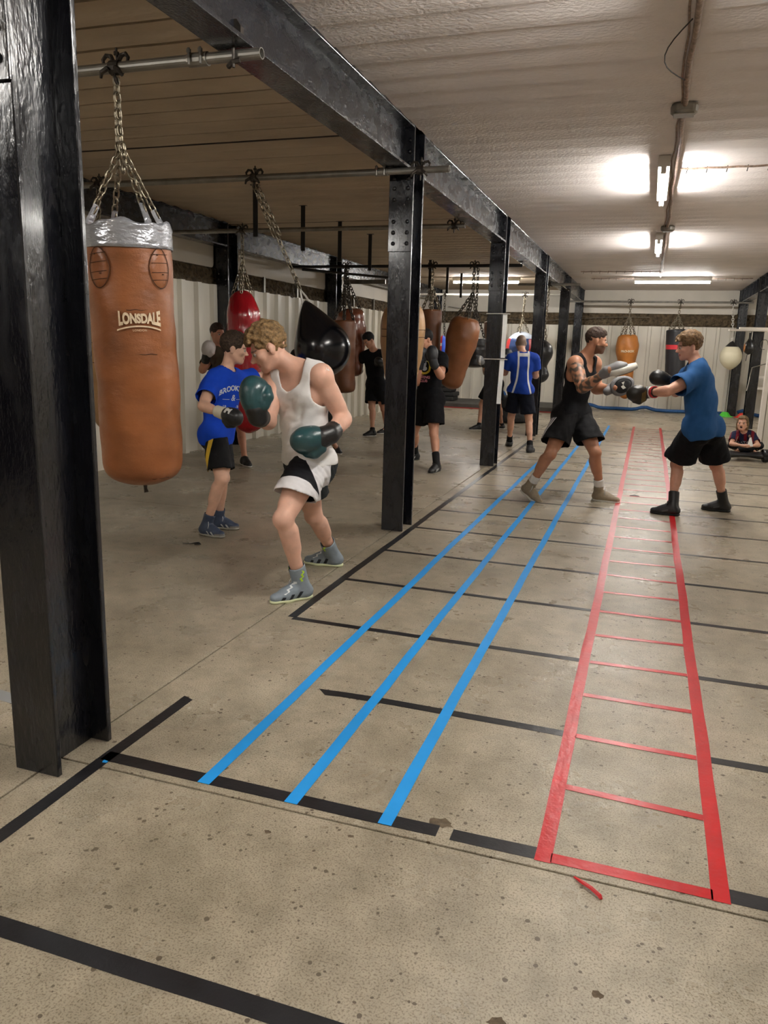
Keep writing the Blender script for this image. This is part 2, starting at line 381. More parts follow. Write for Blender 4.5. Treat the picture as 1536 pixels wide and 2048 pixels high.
# dark hanger bars from the left-bay ceiling
bar = MB().box(-0.026, 0.026, -0.006, 0.006, -0.52, 0).box(-0.05, 0.05, -0.02, 0.02, -0.008, 0).mesh('hanger_bar'); bar.materials.append(M_DARKIRON)
for k, yy in enumerate((7.72, 8.92, 10.1, 11.3, 13.5, 14.66, 16.0, 17.25)):
    o = link('hanger_bar', bar, None, None, (-4.07, yy, CZ - 0.012))
    tag(o, ('flat black hanger bar from the ceiling, ' + ['nearest, right behind the teardrop bag chain', 'second from the nearest', 'third from the nearest', 'fourth from the nearest', 'hidden behind the middle column', 'just right of the middle column', 'in front of the far left tube lamp', 'farthest, beside the bag chain at the lamp'][k]), 'hanger', 'hanger bars in the left bay')

# ------------------------------------------------------------------ fluorescent lamps
def lamp(x, y, along, label, L=1.5, z=3.0):
    t = empty('tube_lamp', (x, y, CZ - 0.012), label, 'lamp', 'fluorescent tube lamps'); dz = z - (CZ - 0.012)
    def bx(a, b, c, nm, m, z0, z1):
        (MB().box(-c, c, a, b, z0, z1) if along == 1 else MB().box(a, b, -c, c, z0, z1)).build(nm, m, t, bevel=0.004)
    bx(-L / 2 - 0.03, L / 2 + 0.03, 0.048, 'batten', M_FIX, dz + 0.028, 0.0)  # batten made wider to block the tube's upward light from the ceiling
    for s in (-1, 1): bx(s * (L / 2 + 0.015) - 0.013, s * (L / 2 + 0.015) + 0.013, 0.022, 'end_holder', M_FIX, dz - 0.025, dz + 0.035)
    p = [(0, -L / 2, dz), (0, L / 2, dz)] if along == 1 else [(-L / 2, 0, dz), (L / 2, 0, dz)]
    MB().tube(p, 0.019, 12).build('tube', M_TUBE, t, smooth=True)
    return t
lamp(-0.035, 8.05, 1, 'lit tube lamp nearest on the ceiling above the red ladder')
lamp(-0.03, 12.5, 1, 'second lit tube lamp along the ceiling conduit')
lamp(0.30, 18.2, 0, 'lit tube lamp lying crosswise near the back wall, right bay')
lamp(-3.72, 18.2, 0, 'lit tube lamp lying crosswise at the back of the left bay')
lamp(-0.035, 3.1, 1, 'lit tube lamp on the ceiling just above the view')
lamp(-0.035, -1.2, 1, 'lit tube lamp on the ceiling behind the camera')
lamp(-3.9, 0.6, 1, 'lit tube lamp of the left bay behind the nearest column')
lamp(4.1, 9.0, 1, 'lit tube lamp of the right bay out of view')
lamp(4.1, 17.0, 1, 'lit tube lamp at the back of the right bay')
# conduit with boxes
t = empty('ceiling_conduit', (0.065, 7.3, CZ - 0.012), 'rusty grey conduit with junction boxes along the ceiling', 'conduit')
def wob(i): return 0.006 * math.sin(i * 1.9) + 0.004 * math.sin(i * 0.7 + 1)
MB().tube([(wob(i), -10 + i * 0.35, -0.018 + 0.003 * math.sin(i * 2.3)) for i in range(60)], 0.017, 8).build('conduit_tube', M_RUST, t, smooth=True)
MB().tube([(-0.032 + wob(i + 3) * 1.5, -10 + i * 0.35, -0.008) for i in range(60)], 0.006, 6).build('cable', M_RUST, t, smooth=True)
for yy in (5.9 - 7.3, 11.15 - 7.3):
    b = MB().lathe([(0.082, 0.0), (0.088, -0.015), (0.085, -0.05), (0.07, -0.062)][::-1], 20, axis_o=(0, yy, 0)).build('junction_box', M_GALV, t, smooth=False)
    MB().box(-0.065, 0.065, yy - 0.055, yy + 0.055, -0.068, -0.060).build('box_lid', M_GALV, b, bevel=0.004)
MB().tube([(-0.02 - 0.12 * math.sin(q / 9 * math.pi), -2.9 + q * 0.10, -0.03 - 0.02 * math.sin(q / 9 * math.pi)) for q in range(10)], 0.0035, 5).build('loose_wire', M_DARKIRON, t)
def cable_rail(x0, x1, y, label):
    t = empty('cable_rail', ((x0 + x1) / 2, y, CZ - 0.01), label, 'cable'); h = (x1 - x0) / 2
    MB().tube([(-h + 2 * h * i / 16, 0, -0.014 - 0.004 * (i % 2)) for i in range(17)], 0.009, 6).build('cable_run', M_RUST, t)
    mb = MB(); n = max(3, int(2 * h / 0.16))
    for i in range(n): xx = -h + 0.06 + i * (2 * h - .1) / n; mb.tube([(xx, 0, 0.0), (xx, 0, -0.02), (xx - 0.006, 0, -0.055)], 0.004, 5)
    o = mb.build('hook_row', M_DARKIRON, t); o['kind'] = 'stuff'
cable_rail(0.10, 2.0, 7.76, 'cable run with hooks on the ceiling right of the near lamp')
cable_rail(-1.5, 0.05, 16.9, 'cable run with hooks on the ceiling before the back lamp')
cable_rail(-1.4, 1.9, 18.5, 'far cable run on the ceiling beside the crosswise lamp')

# ------------------------------------------------------------------ floor tape
M_TBLACK = M('tape_black', (0.014, 0.014, 0.016), 0.34, var=0.3, vscale=8, bump=0.0012, bscale=25, world_space=True, bump2=(120, 0.0004))
M_TBLUE = M('tape_blue', srgb(38, 160, 242), 0.38, var=0.06, vscale=6, bump=0.001, bscale=30, world_space=True)
M_TRED = M('tape_red', srgb(192, 28, 34), 0.30, var=0.10, vscale=7, bump=0.0018, bscale=26, world_space=True, bump2=(90, 0.0005))
M_TGREY = M('tape_grey', srgb(150, 152, 152), 0.4, var=0.1)
def strip(name, p0, p1, w, z, mat, parent=None, seg=None, torn=(0, 0), th=0.0006, curve=0.0):
    a = Vector((*p0, 0)); b = Vector((*p1, 0)); d = b - a; Ln = d.length; d.normalize(); nrm = Vector((-d.y, d.x, 0)); n = seg or max(4, int(Ln / 0.12))
    mid = (a + b) / 2 if parent is None else Vector((0, 0, 0)); vs = []; ph = random.uniform(0, 9)
    for i in range(n + 1):
        s = i / n; c = a + d * (Ln * s) + nrm * (0.0018 * math.sin(s * Ln * 3.1 + ph) + 0.001 * math.sin(s * Ln * 9.7 + ph) + curve * (1 - s) ** 6) - mid
        ww = w / 2 * (1 + 0.02 * math.sin(s * Ln * 13 + ph))
        e0 = e1 = Vector()
        if i == 0 and torn[0]: e0 = d * torn[0]
        if i == n and torn[1]: e1 = d * torn[1]
        lo = c - nrm * ww + e0; hi = c + nrm * ww + e1
        for zz in (z - th, z): vs += [(lo.x, lo.y, zz), (hi.x, hi.y, zz)]
    fs = []
    for i in range(n):
        q = i * 4; r = q + 4
        fs += [(q + 2, r + 2, r + 3, q + 3)[::-1], (q, q + 1, r + 1, r)[::-1], (q, r, r + 2, q + 2)[::-1], (q + 1, q + 3, r + 3, r + 1)[::-1]]
    fs += [(0, 2, 3, 1)[::-1], (n * 4, n * 4 + 1, n * 4 + 3, n * 4 + 2)[::-1]]
    o = MB().add(vs, fs).build(name, mat, parent, loc=None if parent else mid)
    bm = bmesh.new(); bm.from_mesh(o.data); bmesh.ops.recalc_face_normals(bm, faces=bm.faces[:]); bm.to_mesh(o.data); bm.free()
    return o
ZB, ZC2 = 0.0010, 0.0018
BX = -1.765
G = 'black floor tape lines'
def bl(p0, p1, w, label, **k): return tag(strip('floor_tape', p0, p1, w, ZB, M_TBLACK, **k), label, 'tape', G)
bl((BX, 0.2), (BX + .02, 2.66), 0.052, 'black tape from the left edge past the nearest column base, torn far end', torn=(0, 0.02))
bl((BX - .01, 3.76), (BX - .03, 13.6), 0.052, 'long black boundary tape running away beside the middle columns', torn=(0, 0.01))
bl((BX, 1.345), (1.9, 1.345), 0.060, 'nearest black cross tape at the bottom left corner')
bl((BX, 2.145), (-0.50, 2.145), 0.060, 'black cross tape under the near ends of the three blue lines')
bl((-0.455, 2.145), (-0.17, 2.145), 0.058, 'short black tape piece between the chipped spot and the red ladder')
bl((0.34, 2.145), (1.9, 2.145), 0.060, 'black tape right of the near corner of the red ladder')
bl((-1.262, 2.96), (-0.18, 2.944), 0.050, 'black cross tape with tapered torn end crossing two blue lines', torn=(0.05, 0), curve=-0.02)
ordw = ['second', 'third', 'fourth', 'fifth', 'sixth', 'seventh', 'eighth', 'ninth', 'tenth', 'eleventh', 'twelfth', 'thirteenth', 'fourteenth', 'fifteenth', 'sixteenth', 'seventeenth', 'eighteenth']
YX = [3.747, 4.555, 5.365, 6.19] + [6.98 + 0.79 * k for k in range(13)]
for k, yy in enumerate(YX):
    w = max(0.034, 0.046 - 0.002 * k)
    bl((BX + .005, yy), (-0.18, yy), w, '%s black cross tape left of the red ladder, counted from the torn-ended one' % ordw[k])
bl((0.35, 2.944), (1.95, 2.944), 0.048, 'first black cross tape right of the red ladder beyond its near corner')
for k, yy in enumerate(YX):
    w = max(0.034, 0.046 - 0.002 * k)
    bl((0.34, yy), (1.95, yy), w, '%s black cross tape right of the red ladder, counted from the near corner' % ordw[k])
for nm, x, x2 in (('leftmost blue tape line on the floor, ending at the black cross tape', -1.335, -1.31), ('middle one of the three blue tape lines on the floor', -0.998, -0.975), ('rightmost blue tape line, nearest to the red ladder', -0.672, -0.680)):
    tag(strip('floor_tape', (x, 2.115), (x2, 17.0), 0.047, ZC2, M_TBLUE), nm, 'tape', 'blue floor tape lines')
lad = empty('tape_ladder', (0.08, 9.5, 0), 'red tape agility ladder marked on the concrete floor', 'floor marking')
def lstrip(nm, p0, p1, w, z, **k): return strip(nm, (p0[0] - .08, p0[1] - 9.5), (p1[0] - .08, p1[1] - 9.5), w, z, M_TRED, parent=lad, **k)
lstrip('rail', (-0.167, 2.11), (-0.182, 17.05), 0.050, ZC2); lstrip('rail', (0.333, 2.11), (0.338, 17.05), 0.050, ZC2)
lstrip('rung', (-0.145, 2.135), (0.31, 2.135), 0.045, ZC2)
for k in range(1, 37):
    yy = 2.135 + 0.4035 * k
    dj = random.uniform(-0.012, 0.012)
    lstrip('rung', (-0.143, yy + dj), (0.308, yy - dj), 0.034, ZC2, seg=5)
tag(strip('floor_tape', (-2.7, 2.42), (-2.13, 2.36), 0.07, ZB, M_TGREY), 'grey tape scrap on the floor left of the nearest column', 'tape')
# litter and marks
def scrap(name, x, y, pts, r, mat, label, cat, flat=0.5):
    o = MB().tube([Vector((px, py, 0.004 + pz)) for px, py, pz in pts], r, 6, sy=flat).build(name, mat, None, (x, y, 0)); return tag(o, label, cat)
scrap('tape_scrap', -0.02, 2.03, [(-0.05, .04, 0), (-0.02, .015, .004), (0.0, 0.0, .006), (.025, -.02, 0.003), (.03, -.03, 0)], [.004, .008, .008, .008, .005], M_TRED, 'curled red tape scrap lying before the red ladder', 'litter')
scrap('tape_scrap', -3.13, 4.92, [(-.09, -.01, 0), (-.03, -.005, 0), (.0, .0, .008), (.03, .012, .012), (.05, .01, .004), (.01, -.012, .002)], [.004, .005, .01, .012, .01, .006], M_TBLACK, 'small black twist of tape on the floor before the boy', 'litter')
scrap('tape_scrap', -0.02, 8.62, [(-.05, 0, 0), (0, .01, .006), (.05, 0, 0)], [.006, .012, .005], M_TBLACK, 'tiny black scrap on the floor inside the red ladder', 'litter')
scrap('tape_scrap', -1.735, 2.11, [(-.008, 0, -.002), (.008, 0, -.002)], [.008, .006], M_TBLUE, 'tiny blue scrap at the corner of the black tape', 'litter')
M_STAIN = M('floor_chip', srgb(98, 84, 66), 0.9, var=0.35, vscale=40, bump=0.01, bscale=40)
def blotch(x, y, r, seed, label):
    random.seed(seed); n = 14; ps = [(r * random.uniform(.55, 1.1) * math.cos(2 * math.pi * i / n), r * .7 * random.uniform(.5, 1.1) * math.sin(2 * math.pi * i / n)) for i in range(n)]
    vs = [(p[0], p[1], 0.0004) for p in ps] + [(p[0] * 1.02, p[1] * 1.02, -0.004) for p in ps]
    MB().add(vs, [tuple(range(n))] + [(i, i + n, (i + 1) % n + n, (i + 1) % n) for i in range(n)]).build('floor_chip', M_STAIN, fl, (x, y, 0))
blotch(-0.50, 2.19, 0.045, 3, ''); blotch(-0.19, 1.50, 0.028, 4, ''); blotch(-.75, 2.02, .012, 5, ''); blotch(-1.0, 1.95, .014, 9, ''); blotch(.02, 1.66, .02, 12, ''); blotch(-.47, 1.36, .02, 15, '')
random.seed(21)
# ------------------------------------------------------------------ scaffold pipes, clamps, chains
PZ = 2.772; PR = 0.0245
def link_pts(L, W, n=12):
    pts = []; s = (L - W) / 2
    for i in range(n):
        t = 2 * math.pi * i / n; c, q = math.cos(t), math.sin(t)
        pts.append((c * W / 2, q * W / 2 + (s if q > 0 else -s)))
    return pts
def chain_mb(mb, p0, p1, L=0.045, W=0.03, w=0.0045, sides=5, sag=0.0, n=10):
    p0 = Vector(p0); p1 = Vector(p1); d = p1 - p0; D = d.length; d.normalize(); pitch = L - 2 * w; k = max(1, round(D / pitch))
    a = d.orthogonal().normalized(); b = d.cross(a)
    for i in range(k):
        s = (i + .5) / k; c = p0 + d * (D * s) + Vector((0, 0, -sag * 4 * s * (1 - s)))
        ang = (math.pi / 2 if i % 2 else 0) + 0.5; e = a * math.cos(ang) + b * math.sin(ang)
        mb.tube([c + e * x + d * y for x, y in link_pts(L, W, n)], w, sides, closed=True)
    return mb
def chain(parent, org, p0, p1, mat, **k):
    o = chain_mb(MB(), Vector(p0) - Vector(org), Vector(p1) - Vector(org), **k).build('chain', mat, parent, smooth=True); return o
def ring(mb, c, axis, R, r, n=16, s=6):
    axis = Vector(axis).normalized(); a = axis.orthogonal().normalized(); b = axis.cross(a); c = Vector(c)
    return mb.tube([c + (a * math.cos(2 * math.pi * i / n) + b * math.sin(2 * math.pi * i / n)) * R for i in range(n)], r, s, closed=True)
def clamp(parent, x, mat=None, big=1.0):
    """scaffold coupler round a pipe running along X (local coords of the pipe object)"""
    mb = MB(); w = 0.026 * big
    mb.tube([(x - w, 0, 0), (x + w, 0, 0)], PR + 0.009, 12)
    for s in (-1, 1):
        mb.tube([(x + s * 0.012, 0.0, PR), (x + s * 0.03, 0.005, PR + 0.03), (x + s * 0.055, 0.004, PR + 0.035), (x + s * 0.072, 0, PR + 0.015), (x + s * 0.066, -0.004, PR - 0.008)], [.012, .011, .010, .009, .006], 7)
        mb.tube([(x + s * 0.02, -PR - 0.01, -0.01), (x + s * 0.05, -PR - 0.02, -0.03), (x + s * 0.062, -PR - 0.01, -0.05)], [.012, .011, .007], 7)
    mb.tube([(x + 0.006, 0, PR - .01), (x + 0.006, 0, PR + 0.062)], 0.006, 7)
    mb.tube([(x + 0.006, 0, PR + 0.03), (x + 0.006, 0, PR + 0.045)], 0.013, 6)
    ring(mb, (x, 0, -PR - 0.022), (1, 0.3, 0), 0.02, 0.006)
    return mb.build('clamp', mat or M_IRON, parent, smooth=False)
def pipe(y, x0, x1, label, z=PZ, mat=None, clamps=(), couplers=(), r=PR):
    xm = (x0 + x1) / 2; t = empty('scaffold_pipe', (xm, y, z), label, 'pipe', 'scaffold pipes under the beams'); h = (x1 - x0) / 2
    mb = MB(); n = 16; vs = []
    for x, rr in ((-h, r - .004), (-h, r), (h, r), (h, r - 0.004), (h - 0.12, r - 0.004)):
        for j in range(n): q = 2 * math.pi * j / n; vs.append((x, rr * math.cos(q), rr * math.sin(q)))
    fs = [(i * n + j, i * n + (j + 1) % n, (i + 1) * n + (j + 1) % n, (i + 1) * n + j) for i in range(4) for j in range(n)]
    fs.append(tuple(range(n))[::-1]); fs.append(tuple(4 * n + j for j in range(n)))
    mb.add(vs, fs).build('tube', mat or M_GALV, t, smooth=False)
    for c in clamps: clamp(t, c - xm)
    for c in couplers:
        mb = MB().tube([(c - xm - 0.05, 0, 0), (c - xm + 0.05, 0, 0)], r + 0.006, 12)
        for s in (-.03, .03): mb.tube([(c - xm + s, -r - .012, -.03), (c - xm + s, -r - .012, .04)], .006, 6).tube([(c - xm + s, -r - .012, .02), (c - xm + s, -r - .012, .034)], .011, 6)
        mb.build('coupler', M_GALV, t)
    return t
p1_ = pipe(3.44, -5.9, -1.775, 'near scaffold pipe with open end, carrying the big leather bag', clamps=(-2.555,), couplers=(-2.10,))
# girder clip of the near pipe on the beam flange
mb = MB().box(-0.02, 0.02, -0.025, 0.025, 0.03, 0.12); mb.tube([(0, -.035, -.06), (0, -.035, .1)], .007, 7).tube([(0, -.035, .07), (0, -.035, .085)], .015, 6).tube([(-.04, -.01, -.045), (0, -.035, -.035), (.03, -.03, -.03)], .012, 6)
mb.add([(-.02, -.03, .03), (.035, -.03, .03), (.035, -.03, .11), (.015, -.03, .14), (-.02, -.03, .14), (-.02, -.022, .03), (.035, -.022, .03), (.035, -.022, .11), (.015, -.022, .14), (-.02, -.022, .14)],
       [(0, 1, 2, 3, 4), (9, 8, 7, 6, 5)] + [(i, i + 5, (i + 1) % 5 + 5, (i + 1) % 5) for i in range(5)])
mb.build('girder_clip', M_IRON, p1_, (-1.90 + 3.8375, 0, 0))
p2_ = pipe(5.83, -5.9, -1.50, 'second scaffold pipe, crossing in front of the middle column', clamps=(-4.55, -3.08), couplers=(-2.02,))
clamp(p2_, -1.72 + 3.70)
p3_ = pipe(8.45, -5.9, -1.98, 'third scaffold pipe, passing behind the middle column, red bag on it', clamps=(-4.63, -2.64, -2.1))
p4_ = pipe(12.4, -5.9, -1.98, 'fourth scaffold pipe, dark against the ceiling, brown bags on it', mat=M_DARKIRON, clamps=(-4.86, -3.4, -2.725))
p5_ = pipe(18.85, -5.9, -1.95, 'scaffold pipe below the far left tube lamp, coloured pale as if lamplit', mat=M_FIX, clamps=(-4.83, -2.9))  # white material paints in the brightness the nearby lamp gives this pipe
p6_ = pipe(21.1, -2.2, 2.25, 'scaffold pipe along the back wall with three bags', clamps=(-0.58, 0.60, 1.80))
p7_ = pipe(15.9, -2.6, -1.4, 'short scaffold pipe end under the beam near the fourth column', clamps=(-1.99,))
t = empty('wall_bar', (-5.3, 13.9, 2.74), 'dark bar with a flat brace fixed under the left wall beam', 'bar')
MB().tube([(-.5, -1.2, 0.02), (.9, .6, 0)], 0.022, 10).build('bar_tube', M_DARKIRON, t); MB().box(-.55, .3, .9, .94, -.05, .03).build('brace', M_GALV, t)

# ------------------------------------------------------------------ punch bags
def leather(name, col, **k):
    a = dict(rough=0.42, var=0.22, vscale=3.5, bump=0.0008, bscale=110, bump2=(6, 0.008), spec=0.45, rvar=0.08); a.update(k); return M(name, col, **a)
M_L1 = leather('leather_tan_big', srgb(142, 86, 48), var=0.24, stretch=(1, 1, 1.8), rough=0.40)
M_L2 = leather('leather_pale_tan', srgb(164, 126, 84))
M_L3 = leather('leather_brown', srgb(132, 80, 48))
M_L4 = leather('leather_dark_brown', srgb(112, 68, 40))
M_L5 = leather('leather_orange', srgb(186, 118, 56))
M_RED = M('vinyl_red', srgb(176, 20, 34), 0.16, var=0.15, vscale=3, bump=0.01, bscale=9, stretch=(2.4, 2.4, 0.5), coat=0.4)
M_BLACKBALL = M('rubber_black', (0.005, 0.005, 0.007), 0.2, spec=0.5)
M_BLACKVINYL = M('vinyl_black', (0.012, 0.012, 0.014), 0.34, bump=0.004, bscale=20)
M_WHITEBALL = M('vinyl_cream', srgb(236, 228, 196), 0.4, var=0.06, vscale=6, bump=0.004, bscale=12)
M_DUCT = M('duct_tape', srgb(176, 178, 184), 0.28, metal=0.55, var=0.12, vscale=12, bump=0.012, bscale=16, stretch=(1, 1, 2.2))
M_SEAMD = M('stitch_dark', srgb(70, 40, 20), 0.8)
M_PRINT = M('print_cream', srgb(222, 200, 168), 0.6, var=0.12, vscale=60)
def frame_from(top, bot):
    z = (Vector(top) - Vector(bot)).normalized(); x = Vector((1, 0, 0)); x = (x - z * x.dot(z)).normalized(); y = z.cross(x)
    return Matrix((x, y, z)).transposed(), (Vector(top) - Vector(bot)).length
def bag_body(prof, L, mat, parent, name='body', n=48, wr=0.004, seed=1, F=None, pinch=0.0, m=46, subs=None):
    """prof: list of (t, r), t 0 top .. 1 bottom; local z from 0 down to -L, rotated by F"""
    r_ = np.random.default_rng(seed); ph = r_.uniform(0, 6.28, 8); ts = (1 - np.cos(np.linspace(0, 1, m) * np.pi)) / 2; pt = [p[0] for p in prof]; pr = [p[1] for p in prof]
    vs = []
    # smooth profile
    R = np.interp(ts, pt, pr); k = np.array([1, 2, 1]) / 4.0
    for _ in range(2): R[1:-1] = (R[:-2] + 2 * R[1:-1] + R[2:]) / 4
    for i, t in enumerate(ts):
        for j in range(n):
            a = 2 * math.pi * j / n
            w = wr * (math.sin(3 * a + ph[0] + 9 * t) * .6 + math.sin(5 * a + ph[1] - 16 * t) * .5 + math.sin(28 * t + ph[2] + 2 * math.sin(a + ph[3])) * .55 + math.sin(47 * t + ph[4] + 1.5 * math.sin(2 * a)) * .35)
            pn = pinch * math.exp(-t * 14) * (0.5 + 0.5 * math.cos(4 * a + ph[5]))
            rr = max(0.002, R[i] * (1 - pn) + w * min(1, R[i] / .1))
            vs.append(F @ Vector((rr * math.cos(a), rr * math.sin(a), -L * t - 0.03 * pn)))
    fs = [(i * n + j, (i + 1) * n + j, (i + 1) * n + (j + 1) % n, i * n + (j + 1) % n) for i in range(m - 1) for j in range(n)]
    fs += [tuple(range(n)), tuple((m - 1) * n + j for j in range(n))[::-1]]
    return MB().add(vs, fs).build(name, mat, parent, smooth=True)
def rad_at(prof, t):
    return float(np.interp(t, [p[0] for p in prof], [p[1] for p in prof]))
CYL = lambda r, e=0.06: [(0, r * .2), (0.005, r * .9), (0.02, r), (0.5, r), (1 - e, r), (1 - e * .45, r * .9), (1 - e * .12, r * .6), (1, r * .1)]
def seam_line(parent, prof, L, F, t, a0, a1, mat, w=0.0022, off=0.003):
    pts = []
    for i in range(15):
        a = a0 + (a1 - a0) * i / 14; r = rad_at(prof, t) + off; pts.append(F @ Vector((r * math.cos(a), r * math.sin(a), -L * t - 0.002 * math.sin(i))))
    MB().tube(pts, w, 4).build('seam', mat, parent)
def hang_bag(name, label, top, bot, prof, mat, apex=None, hook=None, nch=4, cat='punch bag', seed=1, ring_r=None, mat_c=None, group='hanging punch bags', wr=0.004, pinch=0.0, ck=None, a_off=0.4, strap=False, n=40):
    F, L = frame_from(top, bot); t = empty(name, top, label, cat, group); ck = ck or dict(L=0.06, W=0.04, w=0.007, sides=4, n=8)
    body = bag_body(prof, L, mat, t, F=F, seed=seed, wr=wr, pinch=pinch, n=n)
    mc = mat_c or M_CHAIN; org = Vector(top)
    if apex is not None:
        rr = ring_r or rad_at(prof, 0.03) * .85
        for i in range(nch):
            a = a_off + 2 * math.pi * i / nch; p = org + F @ Vector((rr * math.cos(a), rr * math.sin(a), -0.02 * L))
            chain(t, org, p, apex, mc, **ck)
        if hook is not None: chain(t, org, apex, hook, mc, **ck)
    return t, F, L, body
# --- big near bag
top = (-2.528, 3.44, 2.035); bot = (-2.487, 3.452, 0.755); r0 = 0.208
pf = [(0, r0 * .55), (0.004, r0 * .93), (0.012, r0 * 1.0), (.1, r0 * 1.0), (.5, r0 * .985), (.85, r0 * .985), (.92, r0 * .97), (.955, r0 * .9), (.98, r0 * .74), (1, r0 * .35)]
ckn = dict(L=0.046, W=0.03, w=0.0046, sides=6, n=12)
bigbag, F, L, body = hang_bag('punch_bag', 'big tan leather heavy bag with silver duct tape round its top, nearest the camera', top, bot, pf, M_L1, seed=3, wr=0.0035, n=64)
org = Vector(top); apex = Vector((-2.545, 3.44, 2.40)); hook = Vector((-2.555, 3.44, 2.735))
for a in (-2.3, -0.35, 0.9, 2.6):
    p = org + F @ Vector((.175 * math.cos(a), .175 * math.sin(a), 0.03)); chain(bigbag, org, p, apex + Vector((0.012 * math.cos(a), .012 * math.sin(a), 0)), M_CHAIN, **ckn)
    # taped chain end on the bag rim
    q = org + F @ Vector((.185 * math.cos(a), .185 * math.sin(a), -0.02)); d = (p + (apex - p) * .22)
    MB().tube([q - org, p - org, d - org], [.026, .026, .021], 8, sy=0.45).build('taped_loop', M_DUCT, bigbag)
chain(bigbag, org, apex, hook, M_CHAIN, **ckn); chain(bigbag, org, apex + Vector((-.022, .01, .0)), hook + Vector((-.012, .012, .0)), M_CHAIN, **ckn)
chain(bigbag, org, apex + Vector((.015, -.01, .03)), apex + Vector((.018, -.012, -.10)), M_CHAIN, **ckn)
# duct tape band
vs = []; n = 64; m = 9
for i in range(m):
    t_ = -0.012 + 0.092 * i / (m - 1)
    for j in range(n):
        a = 2 * math.pi * j / n; rim = 0.010 * math.sin(5 * a + 1) + 0.006 * math.sin(11 * a) if i < 2 else (0.004 * math.sin(2 * a) if i == m - 1 else 0)
        rr = r0 * 1.0 + 0.0075 + 0.0015 * math.sin(9 * a + i * 2.1) + (0.002 if i < 2 else 0)
        vs.append(F @ Vector((rr * math.cos(a), rr * math.sin(a), -L * t_ + rim)))
o = MB().add(vs, [(i * n + j, (i + 1) * n + j, (i + 1) * n + (j + 1) % n, i * n + (j + 1) % n) for i in range(m - 1) for j in range(n)]).build('tape_band', M_DUCT, bigbag, smooth=True)
o.modifiers.new('thickness', 'SOLIDIFY').thickness = 0.003; o['label'] = 'silver duct tape band'
# oval leather reinforcement patches
def patch(a0, t0, wa, ht, parent):
    vs = []; nn = 22; rows = 4
    for q in range(rows + 1):
        for i in range(nn):
            th = 2 * math.pi * i / nn; s = q / rows; px = math.cos(th) * s; pz = math.sin(th) * s
            if pz > 0: pz = pz * 0.9; px *= (1 - 0.25 * pz)
            rr = r0 * 1.0 + 0.0035 + (0.005 if s < .95 else -0.002); a = a0 + px * wa
            vs.append(F @ Vector((rr * math.cos(a), rr * math.sin(a), -L * t0 + pz * ht)))
    fs = [(q * nn + i, q * nn + (i + 1) % nn, (q + 1) * nn + (i + 1) % nn, (q + 1) * nn + i) for q in range(rows) for i in range(nn)]
    o = MB().add(vs, fs).build('strap_patch', M_L1, parent, smooth=True)
    pts = []
    for i in range(26):
        th = 2 * math.pi * i / 26; px = math.cos(th) * 1.02; pz = math.sin(th) * 1.02
        if pz > 0: pz = pz * 0.9; px *= (1 - 0.25 * pz)
        a = a0 + px * wa; rr = r0 + 0.006; pts.append(F @ Vector((rr * math.cos(a), rr * math.sin(a), -L * t0 + pz * ht)))
    MB().tube(pts, 0.0022, 4, closed=True).build('stitching', M_SEAMD, o)
    for z in (.06, .02, -.025, -.06):
        MB().tube([F @ Vector(((r0 + .0095) * math.cos(a0 + s * wa * .8), (r0 + .0095) * math.sin(a0 + s * wa * .8), -L * t0 + z + .003 * s)) for s in (-1, -.5, 0, .5, 1)], 0.0015, 4).build('crease', M_SEAMD, o)
    for (da, z) in ((-.08, .055), (.06, -.035)):
        a = a0 + da; MB().lathe([(0.006, 0), (0.006, .004)], 8, axis_o=F @ Vector(((r0 + .009) * math.cos(a), (r0 + .009) * math.sin(a), -L * t0 + z))).build('stud', M_SEAMD, o)
faceA = math.atan2(-3.44, 2.53)
for a in (faceA + .72, faceA - .75, faceA + 2.3, faceA - 2.35): patch(a, 0.150, 0.29, 0.098, bigbag)
for t_, a0, a1 in ((.31, -.15, .45), (.475, -.2, .5), (.965, .2, .75)): seam_line(bigbag, pf, L, F, t_, faceA + a0, faceA + a1, M_SEAMD, w=0.0016)
for q in range(0): t_ = 0.58 + 0.045 * q; seam_line(bigbag, pf, L, F, t_, faceA - .1 + .1 * math.sin(q * 2), faceA + .6 + .1 * math.sin(q * 3), M_L1, w=0.003, off=0.0)
# flared logo lettering wrapped on the leather
def wrap(v, a0, zc, rr): return [F @ Vector(((rr) * math.cos(a0 + x / r0), (rr) * math.sin(a0 + x / r0), zc + z)) for x, z in v]
tv, tf = text2d('LONSDALE', 1.0, offset=0.052, spacing=1.0)
tv = tv - tv.mean(0); hw = np.abs(tv[:, 0]).max(); hh = np.abs(tv[:, 1]).max()
x = tv[:, 0] / hw; y_ = tv[:, 1] / hh
lv = np.stack([x * 0.106, y_ * (0.024 + 0.017 * x * x) + .004], 1)
aL = faceA + 0.12; zL = -L * 0.345
MB().add(wrap(lv, aL, zL, r0 + 0.0062), tf).build('logo_lettering', M_PRINT, bigbag)
sw = [((i / 20 - .5) * 0.21, -0.036 - 0.018 * ((i / 10 - 1) ** 2) + (0.0 if k_ else 0.007)) for i in range(21) for k_ in (0, 1)]
MB().add(wrap(sw, aL, zL, r0 + 0.0062), [(2 * i, 2 * i + 1, 2 * i + 3, 2 * i + 2) for i in range(20)]).build('logo_underline', M_PRINT, bigbag)
tv, tf = text2d('LONDON', 0.014, spacing=1.1)
MB().add(wrap(tv, aL, zL - 0.052, r0 + 0.0062), tf).build('logo_small_text', M_PRINT, bigbag)
MB().tube([F @ Vector((0, 0, -L - .0)), F @ Vector((0, 0, -L - .03)), F @ Vector((0.004, 0, -L - .05))], [.012, .009, .012], 8).build('bottom_ring', M_IRON, bigbag)
